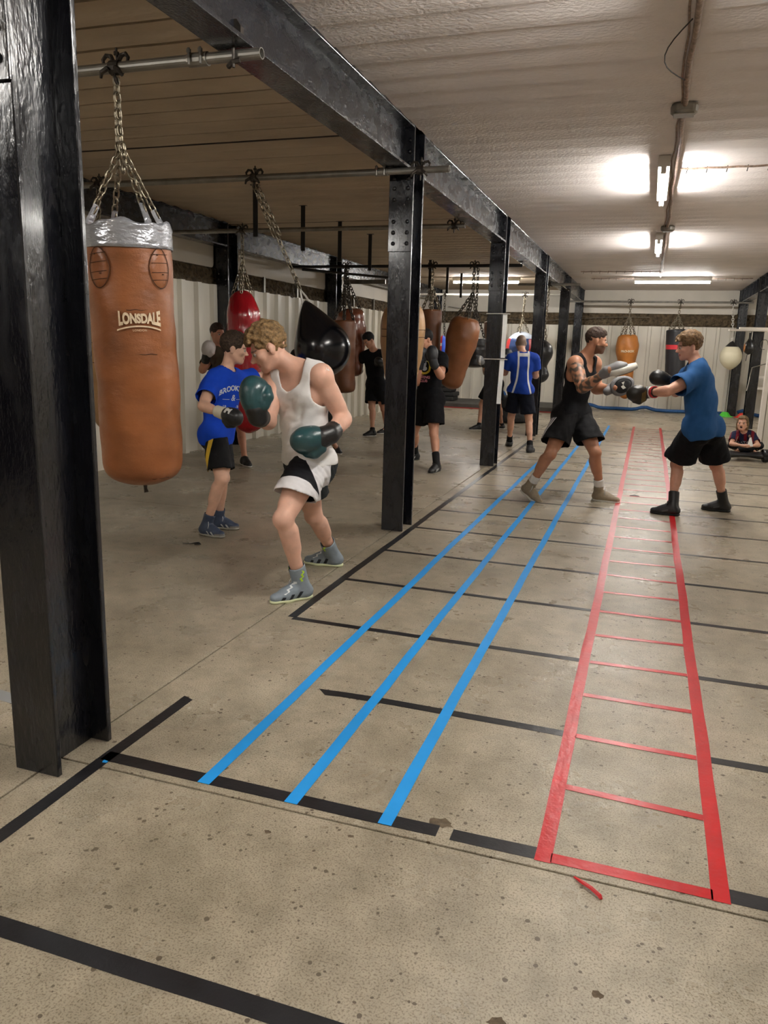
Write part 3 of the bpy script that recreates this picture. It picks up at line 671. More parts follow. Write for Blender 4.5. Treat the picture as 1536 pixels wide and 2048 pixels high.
# --- other bags
TEAR = lambda r: [(0, r * .45), (.03, r * .62), (.08, r * .8), (.17, r * .96), (.26, r), (.38, r * .97), (.52, r * .82), (.66, r * .66), (.8, r * .60), (.9, r * .58), (.95, r * .5), (.985, r * .3), (1, r * .08)]
tb, F2, L2, _ = hang_bag('punch_bag', 'pale tan tapered bag half hidden behind the big leather bag', (-4.585, 5.83, 1.90), (-4.565, 5.83, 0.69), TEAR(0.205), M_L2, apex=(-4.57, 5.83, 2.35), hook=(-4.56, 5.83, 2.735), seed=5, pinch=.1)
for t_ in (.22, .24, .36, .5): seam_line(tb, TEAR(0.205), L2, F2, t_, -2.4, -0.2, M_SEAMD, w=0.003)
hang_bag('punch_bag', 'shiny red vinyl bag behind the boy in blue', (-4.64, 8.45, 2.10), (-4.56, 8.45, 0.42), [(0, .05), (.015, .11), (.06, .165), (.14, .195), (.3, .205), (.85, .205), (.93, .19), (.975, .13), (1, .03)], M_RED, apex=(-4.63, 8.45, 2.42), hook=(-4.63, 8.45, 2.735), seed=6, wr=.007, pinch=.12, nch=4, mat_c=M_CHAIN)
# black teardrop ball, swung aside on its chain
bt = Vector((-2.625, 5.80, 1.835)); bb = Vector((-2.36, 5.74, 1.27)); hk = Vector((-3.08, 5.83, 2.735))
LB = (bt - bb).length; RB = .224; cB = LB - RB; zt = cB - RB * RB / cB; rt = RB * math.sqrt(1 - (RB / cB) ** 2); BALL = []
for i in range(61):
    z = LB * i / 60; BALL.append((i / 60, .010 + (rt - .010) * (z / zt) ** 0.84 if z < zt else math.sqrt(max(.00002, RB * RB - (z - cB) ** 2))))
ball, Fb, Lb, _ = hang_bag('teardrop_bag', 'shiny black teardrop bag swinging on a slanted chain beside the middle column', bt, bb, BALL, M_BLACKBALL, seed=7, wr=0.0, n=64)
ckm = dict(L=0.055, W=0.034, w=0.0055, sides=5, n=10)
ah = bt + (hk - bt).normalized() * 0.10
chain(ball, bt, ah, ah + (hk - ah) * .52, M_CHAIN, **ckm)
midp = ah + (hk - ah) * .50; pv = Vector((0.022, 0, 0.008))
chain(ball, bt, midp + pv, hk + pv * .6, M_CHAIN, **ckm); chain(ball, bt, midp - pv, hk - pv * .6, M_CHAIN, **ckm)
chain(ball, bt, ah + Vector((-.03, 0, .09)), ah + Vector((-.07, 0, -.06)), M_CHAIN_D, L=.04, W=.025, w=.004, sides=4, n=8)
for s in (-1, 1): MB().tube([ah - bt, Fb @ Vector((s * .02, 0, .03)), Fb @ Vector((s * .03, 0, -.02))], [.006, .008, .008], 6).build('hanging_loop', M_FIX, ball)
MB().tube([Fb @ Vector((-.02, -.02, .0)), Fb @ Vector((-.09, -.05, -.13)), Fb @ Vector((-.13, -.06, -.22))], .004, 5).build('lace', M_FIX, ball)
# brown bags on the fourth pipe
ckf = dict(L=0.075, W=0.05, w=0.009, sides=4, n=8)
hang_bag('punch_bag', 'glossy brown bag high up behind the teardrop bag, tapering downward', (-4.95, 12.80, 2.12), (-4.82, 12.80, 0.98), [(0, .1), (.03, .2), (.1, .25), (.35, .25), (.6, .2), (.8, .155), (.93, .14), (.98, .1), (1, .02)], leather('leather_gloss_brown', srgb(128, 72, 50), rough=0.22, coat=0.4), apex=(-4.88, 12.5, 2.55), hook=(-4.86, 12.4, 2.74), seed=8, pinch=.15, wr=.008, mat_c=M_CHAIN_D, ck=ckf)
hang_bag('punch_bag', 'plain brown bag hanging low just below the teardrop bag', (-4.69, 11.88, 1.9), (-4.68, 11.88, 0.74), CYL(.185), M_L4, apex=(-4.80, 12.15, 2.40), hook=(-4.88, 12.4, 2.74), seed=9, mat_c=M_CHAIN_D, ck=ckf)
tc, F3, L3, _ = hang_bag('punch_bag', 'wide tan bag directly behind the middle column', (-2.635, 8.45, 2.0), (-2.635, 8.45, 0.70), [(0, .09), (.02, .16), (.06, .205), (.14, .245), (.28, .252), (.42, .235), (.55, .205), (.7, .165), (.85, .15), (.94, .13), (.985, .07), (1, .02)], M_L2, apex=(-2.64, 8.45, 2.4), hook=(-2.64, 8.45, 2.735), seed=10, pinch=.12, mat_c=M_CHAIN)
for t_ in (.24, .3): seam_line(tc, [(0, .252), (1, .252)], L3, F3, t_, -2.4, 0.6, M_SEAMD, w=0.003)
hang_bag('punch_bag', 'dark brown bag with taped chain between the tan bag and the tilted bag', (-3.40, 12.4, 2.11), (-3.41, 12.4, 0.75), CYL(.175), M_L4, apex=(-3.40, 12.4, 2.45), hook=(-3.40, 12.4, 2.735), seed=11, mat_c=M_CHAIN, ck=ckf)
hang_bag('punch_bag', 'brown hourglass bag tilted to the left in front of the far lamp', (-2.80, 12.37, 1.985), (-3.02, 12.37, 0.86), [(0, .13), (.02, .19), (.06, .225), (.15, .25), (.3, .262), (.42, .24), (.55, .21), (.68, .187), (.8, .182), (.92, .172), (.97, .13), (1, .04)], leather('leather_brown_mid', srgb(132, 82, 48)), apex=(-2.73, 12.4, 2.36), hook=(-2.725, 12.4, 2.735), seed=12, pinch=.1, wr=.006, mat_c=M_CHAIN_D, ck=ckf)
hang_bag('punch_bag', 'far brown bag peeking out behind the paper-strip column', (-3.22, 17.0, 2.10), (-3.2, 17.0, 0.9), CYL(.24, .1), M_L4, apex=(-3.22, 17.0, 2.5), hook=(-3.22, 17.0, 3.10), seed=13, mat_c=M_CHAIN_D, ck=ckf)
hang_bag('punch_bag', 'short black vinyl bag left of the paper-strip column', (-3.46, 16.1, 1.72), (-3.46, 16.1, 1.12), CYL(.24, .1), M_BLACKVINYL, apex=(-3.46, 16.1, 2.3), hook=(-3.46, 16.1, 3.10), seed=14, mat_c=M_CHAIN_D, ck=ckf)
# red and blue slim bag
def painted_bag(o, fns):
    me = o.data; co = np.empty(len(me.vertices) * 3); me.vertices.foreach_get('co', co); co = co.reshape(-1, 3)
    for nm, fn in fns:
        at = me.attributes.new(nm, 'FLOAT', 'POINT'); at.data.foreach_set('value', fn(co).astype(np.float32))
M_RB = M('vinyl_red_blue', srgb(205, 44, 48), 0.35, paint=(('p1', srgb(50, 84, 190)), ('p2', srgb(225, 215, 205))))
_, _, _, b_ = hang_bag('punch_bag', 'slim red and blue bag on a chain far behind the brown bags', (-4.83, 18.8, 1.80), (-4.79, 18.8, 0.86), [(0, .03), (.05, .06), (.3, .085), (.7, .085), (.95, .06), (1, .02)], M_RB, apex=(-4.83, 18.82, 2.2), hook=(-4.83, 18.85, 2.735), nch=1, seed=15, ck=ckf, mat_c=M_CHAIN_D)
painted_bag(b_, [('p1', lambda c: c[:, 0] - 0.0), ('p2', lambda c: np.sin(c[:, 2] * 22) * .02 - .014 - .1 * (c[:, 0] > 0))])
M_UJ = M('vinyl_red_white_blue', srgb(60, 80, 130), 0.3, paint=(('p1', srgb(205, 214, 228)), ('p2', srgb(214, 70, 70))))
_, _, _, b_ = hang_bag('wrecking_ball_bag', 'round red, white and blue ball bag behind the shaven-headed man', (-2.92, 18.8, 1.93), (-2.90, 18.8, 1.20), [(0, .05), (.04, .15), (.12, .25), (.25, .33), (.45, .365), (.6, .36), (.75, .32), (.88, .23), (.96, .12), (1, .02)], M_UJ, apex=(-2.92, 18.82, 2.25), hook=(-2.9, 18.85, 2.735), nch=3, seed=16, ck=ckf, ring_r=.16)
painted_bag(b_, [('p1', lambda c: np.maximum(.05 - np.abs(np.sin(3 * np.arctan2(c[:, 1], c[:, 0]) + 1)) * .12, (c[:, 2] + .16))), ('p2', lambda c: .06 - np.abs(np.sin(1.5 * np.arctan2(c[:, 1], c[:, 0]) + .8)) * .12 - .2 * (c[:, 2] > -.16))])
hang_bag('peanut_bag', 'black double-bulge bag right of the fourth column', (-2.10, 16.2, 1.72), (-2.08, 16.2, 0.86), [(0, .05), (.05, .13), (.15, .21), (.28, .235), (.42, .21), (.55, .14), (.63, .12), (.72, .15), (.82, .175), (.92, .14), (.98, .07), (1, .02)], M_BLACKVINYL, apex=(-2.06, 16.2, 2.0), hook=(-1.99, 15.9, 2.735), nch=2, seed=17, wr=.002, ck=ckf)
to, Fo, Lo, _ = hang_bag('punch_bag', 'orange-tan bag on the back pipe between pad holder and youth', (-0.585, 21.1, 1.965), (-0.52, 21.1, 0.35), [(0, .16), (.02, .22), (.06, .25), (.15, .282), (.24, .282), (.34, .25), (.45, .2), (.55, .175), (.7, .172), (.9, .17), (.97, .12), (1, .03)], M_L5, apex=(-0.585, 21.1, 2.42), hook=(-0.58, 21.1, 2.735), seed=18, pinch=.12, wr=.006, ck=ckf)
tv, tf = text2d('PRO-BOX', 0.075, offset=.004)
MB().add([Fo @ Vector((.288 * math.cos(-1.5 + x / .28), .288 * math.sin(-1.5 + x / .28), -.42 + z)) for x, z in tv], tf).build('small_logo', M_PRINT, to)
M_BR = M('vinyl_black_red', (0.02, 0.02, 0.023), 0.4, paint=(('p1', srgb(214, 52, 62)),))
_, _, _, b_ = hang_bag('punch_bag', 'black bag with red band behind the head of the youth in teal shirt', (0.555, 21.1, 2.12), (0.64, 21.1, 0.80), CYL(.235, .08), M_BR, apex=(.58, 21.1, 2.45), hook=(.60, 21.1, 2.735), seed=19, wr=.002, ck=ckf)
painted_bag(b_, [('p1', lambda c: .055 - np.abs(c[:, 2] + .44))])
M_WB = M('vinyl_cream_blacktop', srgb(238, 230, 200), 0.4, bump=0.003, bscale=14, paint=(('p1', (0.012, 0.012, 0.012)),))
_, _, _, b_ = hang_bag('ball_bag', 'cream ball bag with black collar hanging at far right', (1.865, 21.05, 1.86), (1.88, 21.05, 1.17), [(0, .02), (.06, .06), (.16, .13), (.28, .205), (.42, .25), (.58, .258), (.74, .23), (.88, .15), (.96, .08), (1, .02)], M_WB, apex=(1.86, 21.06, 1.95), hook=(1.80, 21.1, 2.735), nch=2, seed=20, wr=.001, ck=ckf, ring_r=.02, mat_c=M_FIX)
painted_bag(b_, [('p1', lambda c: c[:, 2] + .135)])
# speed ball board and ball at the far right column
t = empty('speed_ball_board', (1.95, 18.0, 2.03), 'white speed ball board fixed to the far right column', 'board')
MB().box(-.45, 1.2, -.2, .045, -0.02, 0.02).build('board', M_UPPER, t, bevel=.004); MB().box(-.25, .9, -.16, .04, .02, .06).build('cleat', M_UPPER, t)
MB().tube([(0, .02, -.02), (0, .04, -.1), (-.05, .0, -.62)], .008, 6).build('bracket', M_DARKIRON, t)
M_SB = M('leather_black_tan', (0.012, 0.012, 0.012), 0.35, paint=(('p1', srgb(196, 132, 80)),))
_, _, _, b_ = hang_bag('speed_ball', 'small black and tan speed ball under the white board', (1.915, 17.93, 1.98), (1.925, 17.93, 1.54), [(0, .02), (.25, .02), (.3, .03), (.45, .075), (.6, .105), (.75, .112), (.87, .09), (.95, .05), (1, .012)], M_SB, seed=22, wr=0.0)
painted_bag(b_, [('p1', lambda c: .014 - np.abs(c[:, 0] + .085))])
t = empty('hose_loop', (2.13, 17.98, 1.0), 'grey cable looped on the far right column', 'cable')
MB().tube([(.08 + .07 * math.cos(q / 3), -.01 + .02 * math.sin(q), .75 + .1 * math.sin(q / 3)) for q in range(16)], .008, 6).build('cable_loop', M_GALV, t)
MB().tube([(-.12, -.02, .1), (-.1, -.02, .28), (.02, -.03, .32), (.2, -.02, .38)], .012, 6).build('cable_run', M_GALV, t); MB().tube([(-.12, -.02, .1), (-.13, -.02, -.05), (-.15, -.02, -.2)], .008, 6).build('cable_tail', M_FIX, t)
# papers tied on the third column
t = empty('paper_strip', (-1.765, 9.965, 1.94), 'upper white paper strip tied on the third column corner', 'paper', 'paper strips on the column')
def paper(t, h, dx):
    vs = []; n = 10
    for i in range(n + 1):
        z = -h * i / n; w = .012 * math.sin(i * .7)
        vs += [(dx * i / n - .03, -.012 + w * .3, z), (dx * i / n + .024, .0 + w, z)]
    o = MB().add(vs, [(2 * i, 2 * i + 1, 2 * i + 3, 2 * i + 2) for i in range(n)]).build('sheet', M('paper_white', srgb(240, 240, 236), .8), t)
    o.modifiers.new('thickness', 'SOLIDIFY').thickness = .001
    MB().tube([(-.24, -.02, .0), (-.0, -.02, .003), (.06, 0, .0)], .006, 5).build('tie', M_FIX, t)
paper(t, .54, .0)
t = empty('paper_strip', (-1.77, 9.965, 1.38), 'lower white paper strip tied on the third column corner', 'paper', 'paper strips on the column'); paper(t, .56, -.015)
for o_ in t.children: pass
# ------------------------------------------------------------------ things along the back wall
M_MAT = M('mat_grey', srgb(74, 72, 68), 0.8, var=0.2, vscale=5)
M_RUB = M('rubber_tyre', (0.018, 0.018, 0.018), 0.7, bump=.01, bscale=20)
t = empty('exercise_mat', (-4.05, 20.6, 0), 'dark grey mat platform with red edge at the back of left bay', 'mat')
MB().box(-1.75, 1.95, -.9, 1.2, 0.01, 0.12).build('mat_body', M_MAT, t, bevel=.01); MB().box(-1.8, 2.0, -.95, 1.25, 0, 0.025).build('red_edge', M('mat_red', srgb(150, 46, 40), .7), t)
for k in range(4):
    o = MB().box(-.32, .3, -.3, .3, 0, 0.115).build('kick_pad', M_RUB, None, (-5.2 + .05 * math.sin(k * 2.3), 20.7, 0.121 + k * .118), bevel=.025)
    tag(o, ['bottom', 'second', 'third', 'topmost'][k] + ' black pad in the stack at the back of left bay', 'pad', 'stacked black pads')
def tyre(x, y, z, R, r, rx, label):
    mb = MB(); n, m = 32, 12; vs = []
    for i in range(n):
        a = 2 * math.pi * i / n
        for j in range(m):
            b = 2 * math.pi * j / m; rr = R - r + r * math.copysign(abs(math.cos(b)) ** .6, math.cos(b)); vs.append((rr * math.cos(a), rr * math.sin(a), r * 1.0 * math.copysign(abs(math.sin(b)) ** .7, math.sin(b))))
    o = mb.add(vs, [(i * m + j, ((i + 1) % n) * m + j, ((i + 1) % n) * m + (j + 1) % m, i * m + (j + 1) % m) for i in range(n) for j in range(m)]).build('tyre', M_RUB, None, (x, y, z), smooth=True); o.rotation_euler = (rx, 0, 0); return tag(o, label, 'tyre', 'tyres')
tyre(-2.72, 16.6, .14, .42, .135, 0, 'black tyre lying on the floor behind the man in blue'); tyre(-2.72, 16.6, .415, .40, .13, 0, 'upper black tyre stacked behind the man in blue')
M_ROPE = M('blue_rope', srgb(34, 84, 140), .6, var=.2, vscale=20)
def battle_rope(x0, x1, y, amp, label, ph):
    n = int((x1 - x0) / .12); xm = (x0 + x1) / 2
    o = MB().tube([(x0 + (x1 - x0) * i / n - xm, .05 * math.sin(i * .9 + ph), .045 + amp * max(0, math.sin(i * .55 + ph)) ** 3) for i in range(n + 1)], .045, 8).build('training_rope', M_ROPE, None, (xm, y, 0), smooth=True); tag(o, label, 'rope', 'blue ropes along the back wall')
battle_rope(-1.7, 1.9, 21.82, .07, 'blue rope lying along the back wall in the right bay', 0.4)
battle_rope(2.25, 4.3, 21.75, .1, 'blue rope lying beyond the far right column', 0.9)
t = empty('rope_coil', (-3.72, 20.95, .121), 'blue coil on the grey mat beside the tilted brown bag', 'rope')
mb = MB()
for k in range(3): ring(mb, (0, 0, .17 + .01 * k), (0.1 * k, 1, .1), .13 - .02 * k, .035, 18, 6)
mb.build('coil', M_ROPE, t, smooth=True)
def cone(x, y, col, label):
    o = MB().lathe([(.19, 0), (.19, .012), (.14, .02), (.07, .11), (.05, .115)], 20).build('marker_cone', M('cone_' + label[:5].strip(), col, .5), None, (x, y, 0), smooth=False); tag(o, label, 'cone', 'marker cones')
cone(1.93, 21.45, srgb(90, 214, 70), 'green marker cone under the cream ball bag'); cone(2.32, 21.3, srgb(226, 60, 44), 'red marker cone beside the far right column')
t = empty('wall_cable', (-3.9, 21.9, 2.4), 'thin cable sagging across the back wall band', 'cable')
MB().tube([(-1.6 + i * .3, -.02, .25 * math.cos(i * .35) * math.exp(-i * .12) + .0) for i in range(19)], .008, 5).build('cable_run', M_GALV, t)
t = empty('hanging_strap', (-1.72, 17.3, 2.6), 'thin dark strap dangling beside the fifth column', 'strap')
MB().tube([(0, 0, .18), (0.0, 0, 0), (-.01, 0, -.3), (-.02, 0, -.62)], .011, 5).tube([(-.02, 0, -.62), (-.08, 0, -.7), (-.05, 0, -.66), (-.01, 0, -.74)], .016, 5).build('strap_cord', M_DARKIRON, t)
MB().tube([(0, 0, .18), (-.1, 0, .1802)], .012, 6).build('hook', M_IRON, t)
# ------------------------------------------------------------------ implicit-surface figure builder
def V3(p): return np.array(p, dtype=np.float64)
def unit(v): v = V3(v); return v / (np.linalg.norm(v) + 1e-12)
def cone(a, b, ra, rb, flat=None):
    a = V3(a).astype(np.float32); b = V3(b).astype(np.float32); ab = b - a; q = max(float(ab @ ab), 1e-9)
    fn = None if flat is None else (unit(flat[0]).astype(np.float32), np.float32(1.0 / flat[1] - 1.0))
    def f(p):
        v = p - a; t = np.clip((v @ ab) / q, 0, 1); v = v - t[..., None] * ab
        if fn is not None: v = v + (v @ fn[0])[..., None] * (fn[0] * fn[1])
        return np.sqrt((v * v).sum(-1)) - (ra + (rb - ra) * t)
    f.box = (np.minimum(a - ra, b - rb), np.maximum(a + ra, b + rb)); return f
def ell(c, ax, r):
    c = V3(c).astype(np.float32); ax = np.array(ax, dtype=np.float32); r = np.array(r, dtype=np.float32)
    def f(p):
        q = (p - c) @ ax.T; k0 = np.sqrt(((q / r) ** 2).sum(-1)); k1 = np.sqrt(((q / (r * r)) ** 2).sum(-1)) + 1e-6
        return k0 * (k0 - 1.0) / k1
    m = float(r.max()); f.box = (c - m, c + m); return f
def rbox(c, ax, h, rd=0.01):
    c = V3(c).astype(np.float32); ax = np.array(ax, dtype=np.float32); h = np.array(h, dtype=np.float32) - rd
    def f(p):
        q = np.abs((p - c) @ ax.T) - h
        return np.sqrt((np.maximum(q, 0) ** 2).sum(-1)) + np.minimum(q.max(-1), 0) - rd
    m = float(np.linalg.norm(h + rd)); f.box = (c - m, c + m); return f
def half(c, n):
    """solid on the +n side of the plane through c"""
    c = V3(c).astype(np.float32); n = unit(n).astype(np.float32)
    def f(p): return -((p - c) @ n)
    return f
def inter(f1, *fs):
    def f(p):
        d = f1(p)
        for g_ in fs: d = np.maximum(d, g_(p))
        return d
    f.box = f1.box; return f
def smin(a, b, k):
    if k <= 0: return np.minimum(a, b)
    h = np.clip(0.5 + 0.5 * (b - a) / k, 0, 1); return b + (a - b) * h - k * h * (1 - h)
def wave_noise(seed, lam, n=7):
    r = np.random.default_rng(seed); d = r.normal(size=(n, 3)); d /= np.linalg.norm(d, axis=1)[:, None]
    K = (d * (2 * np.pi / (lam * r.uniform(.7, 1.5, n)))[:, None]).astype(np.float32); ph = r.uniform(0, 6.28, n).astype(np.float32)
    def f(p):
        o = 0
        for i in range(n): o = o + np.sin(p @ K[i] + ph[i])
        return o / n ** .5 * .7
    return f
class SDF:
    def __init__(s): s.ops = []; s.noise = None
    def add(s, f, k=0.02): s.ops.append((0, f, k)); return s
    def sub(s, f, k=0.006): s.ops.append((1, f, k)); return s
    def cut(s, f): s.ops.append((2, f, 0.0)); return s
    def ev(s, p, cuts=True):
        d = np.full(p.shape[:-1], 1e3, np.float32)
        for (t, f, k) in s.ops:
            if t == 0: d = smin(d, f(p), k)
            elif t == 1 or cuts: d = -smin(-d, f(p), k)
        if s.noise is not None: d = d + s.noise(p)
        return d
    def mesh(s, res, smooth=1, open_caps=False):
        los = [f.box[0] for t, f, k in s.ops if t == 0]; his = [f.box[1] for t, f, k in s.ops if t == 0]
        lo = np.min(los, 0) - 3 * res - .015; hi = np.max(his, 0) + 3 * res + .015; B = 4
        nb = np.ceil((hi - lo) / (res * B)).astype(int) + 1; n = nb * B
        bc = np.stack(np.meshgrid(*[np.arange(k) for k in nb], indexing='ij'), -1).reshape(-1, 3)
        cen = (lo + (bc * B + (B - 1) / 2) * res).astype(np.float32)
        dc = s.ev(cen); Rb = res * B * .9 + (0.012 if s.noise is not None else 0)
        act = np.abs(dc) < Rb * 1.9
        D = np.repeat(np.repeat(np.repeat(dc.reshape(nb), B, 0), B, 1), B, 2)
        off = np.stack(np.meshgrid(*[np.arange(B)] * 3, indexing='ij'), -1).reshape(-1, 3)
        bi = bc[act]; pts = (lo + (bi[:, None, :] * B + off[None]) * res).astype(np.float32); ca = cen[act]
        d = np.full(pts.shape[:2], 1e3, np.float32); dct = dc[act]
        for (t, f, k) in s.ops:
            fd = f(ca); m = fd < ((np.maximum(dct, 0) + k + Rb * 3.2) if t == 0 else (k + Rb * 2.5))
            if not m.any(): continue
            v = f(pts[m]); d[m] = smin(d[m], v, k) if t == 0 else -smin(-d[m], v, k)
        if s.noise is not None: d = d + s.noise(pts)
        ii = bi[:, None, :] * B + off[None]; D[ii[..., 0], ii[..., 1], ii[..., 2]] = d
        # surface nets
        S = D < 0; c8 = [S[i:n[0] - 1 + i, j:n[1] - 1 + j, k:n[2] - 1 + k] for i in (0, 1) for j in (0, 1) for k in (0, 1)]
        cnt = sum(c.astype(np.int8) for c in c8); cells = (cnt > 0) & (cnt < 8); idx = np.full(cells.shape, -1, np.int64); ci = np.argwhere(cells); idx[cells] = np.arange(len(ci))
        acc = np.zeros((len(ci), 3)); w = np.zeros(len(ci))
        cor = [(i, j, k) for i in (0, 1) for j in (0, 1) for k in (0, 1)]
        vals = [D[ci[:, 0] + i, ci[:, 1] + j, ci[:, 2] + k] for i, j, k in cor]
        for a in range(8):
            for b in range(a + 1, 8):
                df = np.array(cor[b]) - np.array(cor[a])
                if np.abs(df).sum() != 1: continue
                x = (vals[a] < 0) != (vals[b] < 0); t = np.where(x, vals[a] / (vals[a] - vals[b] + 1e-12), 0)
                acc[x] += (np.array(cor[a]) + t[:, None] * df)[x]; w[x] += 1
        vert = lo + (ci + acc / np.maximum(w, 1)[:, None]) * res
        quads = []
        for ax in range(3):
            sl0 = [slice(None)] * 3; sl1 = [slice(None)] * 3; sl0[ax] = slice(0, -1); sl1[ax] = slice(1, None)
            e = np.argwhere(S[tuple(sl0)] != S[tuple(sl1)]); u, v = [(1, 2), (2, 0), (0, 1)][ax]
            ok = (e[:, u] > 0) & (e[:, v] > 0) & (e[:, u] < n[u] - 1) & (e[:, v] < n[v] - 1); e = e[ok]; q = []
            for du, dv in ((1, 1), (0, 1), (0, 0), (1, 0)):
                g2 = e.copy(); g2[:, u] -= du; g2[:, v] -= dv; q.append(idx[g2[:, 0], g2[:, 1], g2[:, 2]])
            q = np.stack(q, 1); ins = S[e[:, 0], e[:, 1], e[:, 2]]; q[~ins] = q[~ins][:, ::-1]; quads.append(q)
        F = np.concatenate(quads)
        if open_caps:
            fc = vert[F].mean(1).astype(np.float32); du = s.ev(fc, cuts=False); F = F[du > -res * .5]
            used = np.unique(F); rm = np.full(len(vert), -1, np.int64); rm[used] = np.arange(len(used)); vert = vert[used]; F = rm[F]
        if open_caps and len(F):
            ed = np.sort(np.concatenate([F[:, [0, 1]], F[:, [1, 2]], F[:, [2, 3]], F[:, [3, 0]]]), 1); ue, ct = np.unique(ed, axis=0, return_counts=True); be = ue[ct == 1]; bv = np.zeros(len(vert), bool); bv[be.ravel()] = True
            for _ in range(6):
                a = np.zeros_like(vert); c = np.zeros(len(vert)); np.add.at(a, be[:, 0], vert[be[:, 1]]); np.add.at(a, be[:, 1], vert[be[:, 0]]); np.add.at(c, be.ravel(), 1)
                vert[bv] = vert[bv] * .4 + .6 * (a[bv] / c[bv][:, None])
        for _ in range(smooth):
            a = np.zeros_like(vert); c = np.zeros(len(vert))
            for i in range(4):
                for j in ((i + 1) % 4, (i - 1) % 4): np.add.at(a, F[:, i], vert[F[:, j]]); np.add.at(c, F[:, i], 1)
            nv = vert * .5 + .5 * a / np.maximum(c, 1)[:, None]
            if open_caps and len(F): nv[bv] = vert[bv]
            vert = nv
        return vert, F
def np_obj(name, vert, F, mat, parent, org, paint=(), smooth=True, solid=0.0):
    v = vert - V3(org); me = bpy.data.meshes.new(name); me.vertices.add(len(v)); me.vertices.foreach_set('co', v.astype(np.float32).ravel())
    me.loops.add(F.size); me.loops.foreach_set('vertex_index', F.astype(np.int32).ravel()); me.polygons.add(len(F))
    me.polygons.foreach_set('loop_start', np.arange(0, F.size, 4, dtype=np.int32)); me.polygons.foreach_set('loop_total', np.full(len(F), 4, np.int32))
    me.update(calc_edges=True); me.validate(); me.polygons.foreach_set('use_smooth', np.ones(len(me.polygons), bool))
    for nm, val in paint:
        at = me.attributes.new(nm, 'FLOAT', 'POINT'); at.data.foreach_set('value', np.asarray(val, np.float32))
    o = link(name, me, mat, parent)
    if parent is None: o.location = org
    if solid: so = o.modifiers.new('thickness', 'SOLIDIFY'); so.thickness = solid; so.offset = 1
    return o
def dist_i(vals): return vals
SKIN = {}
def skin_mat(key, col, extra=()):
    return M('skin_' + key, col, 0.46, var=0.10, vscale=14, bump=0.0006, bscale=120, spec=0.4, paint=extra)
def cloth_mat(key, col, rough=0.85, paint=(), bump=0.002, sheen=0.0):
    return M('cloth_' + key, col, rough, var=0.05, vscale=20, bump=bump, bscale=28, bump2=(400, 0.0004), paint=paint, sheen=sheen, spec=.22)
def hair_mat(key, col, hi=None): return M('hair_' + key, col, 0.62, var=0.5, vscale=60, bump=0.006, bscale=110, stretch=(1, 1, 1), detail=2, spec=.25)

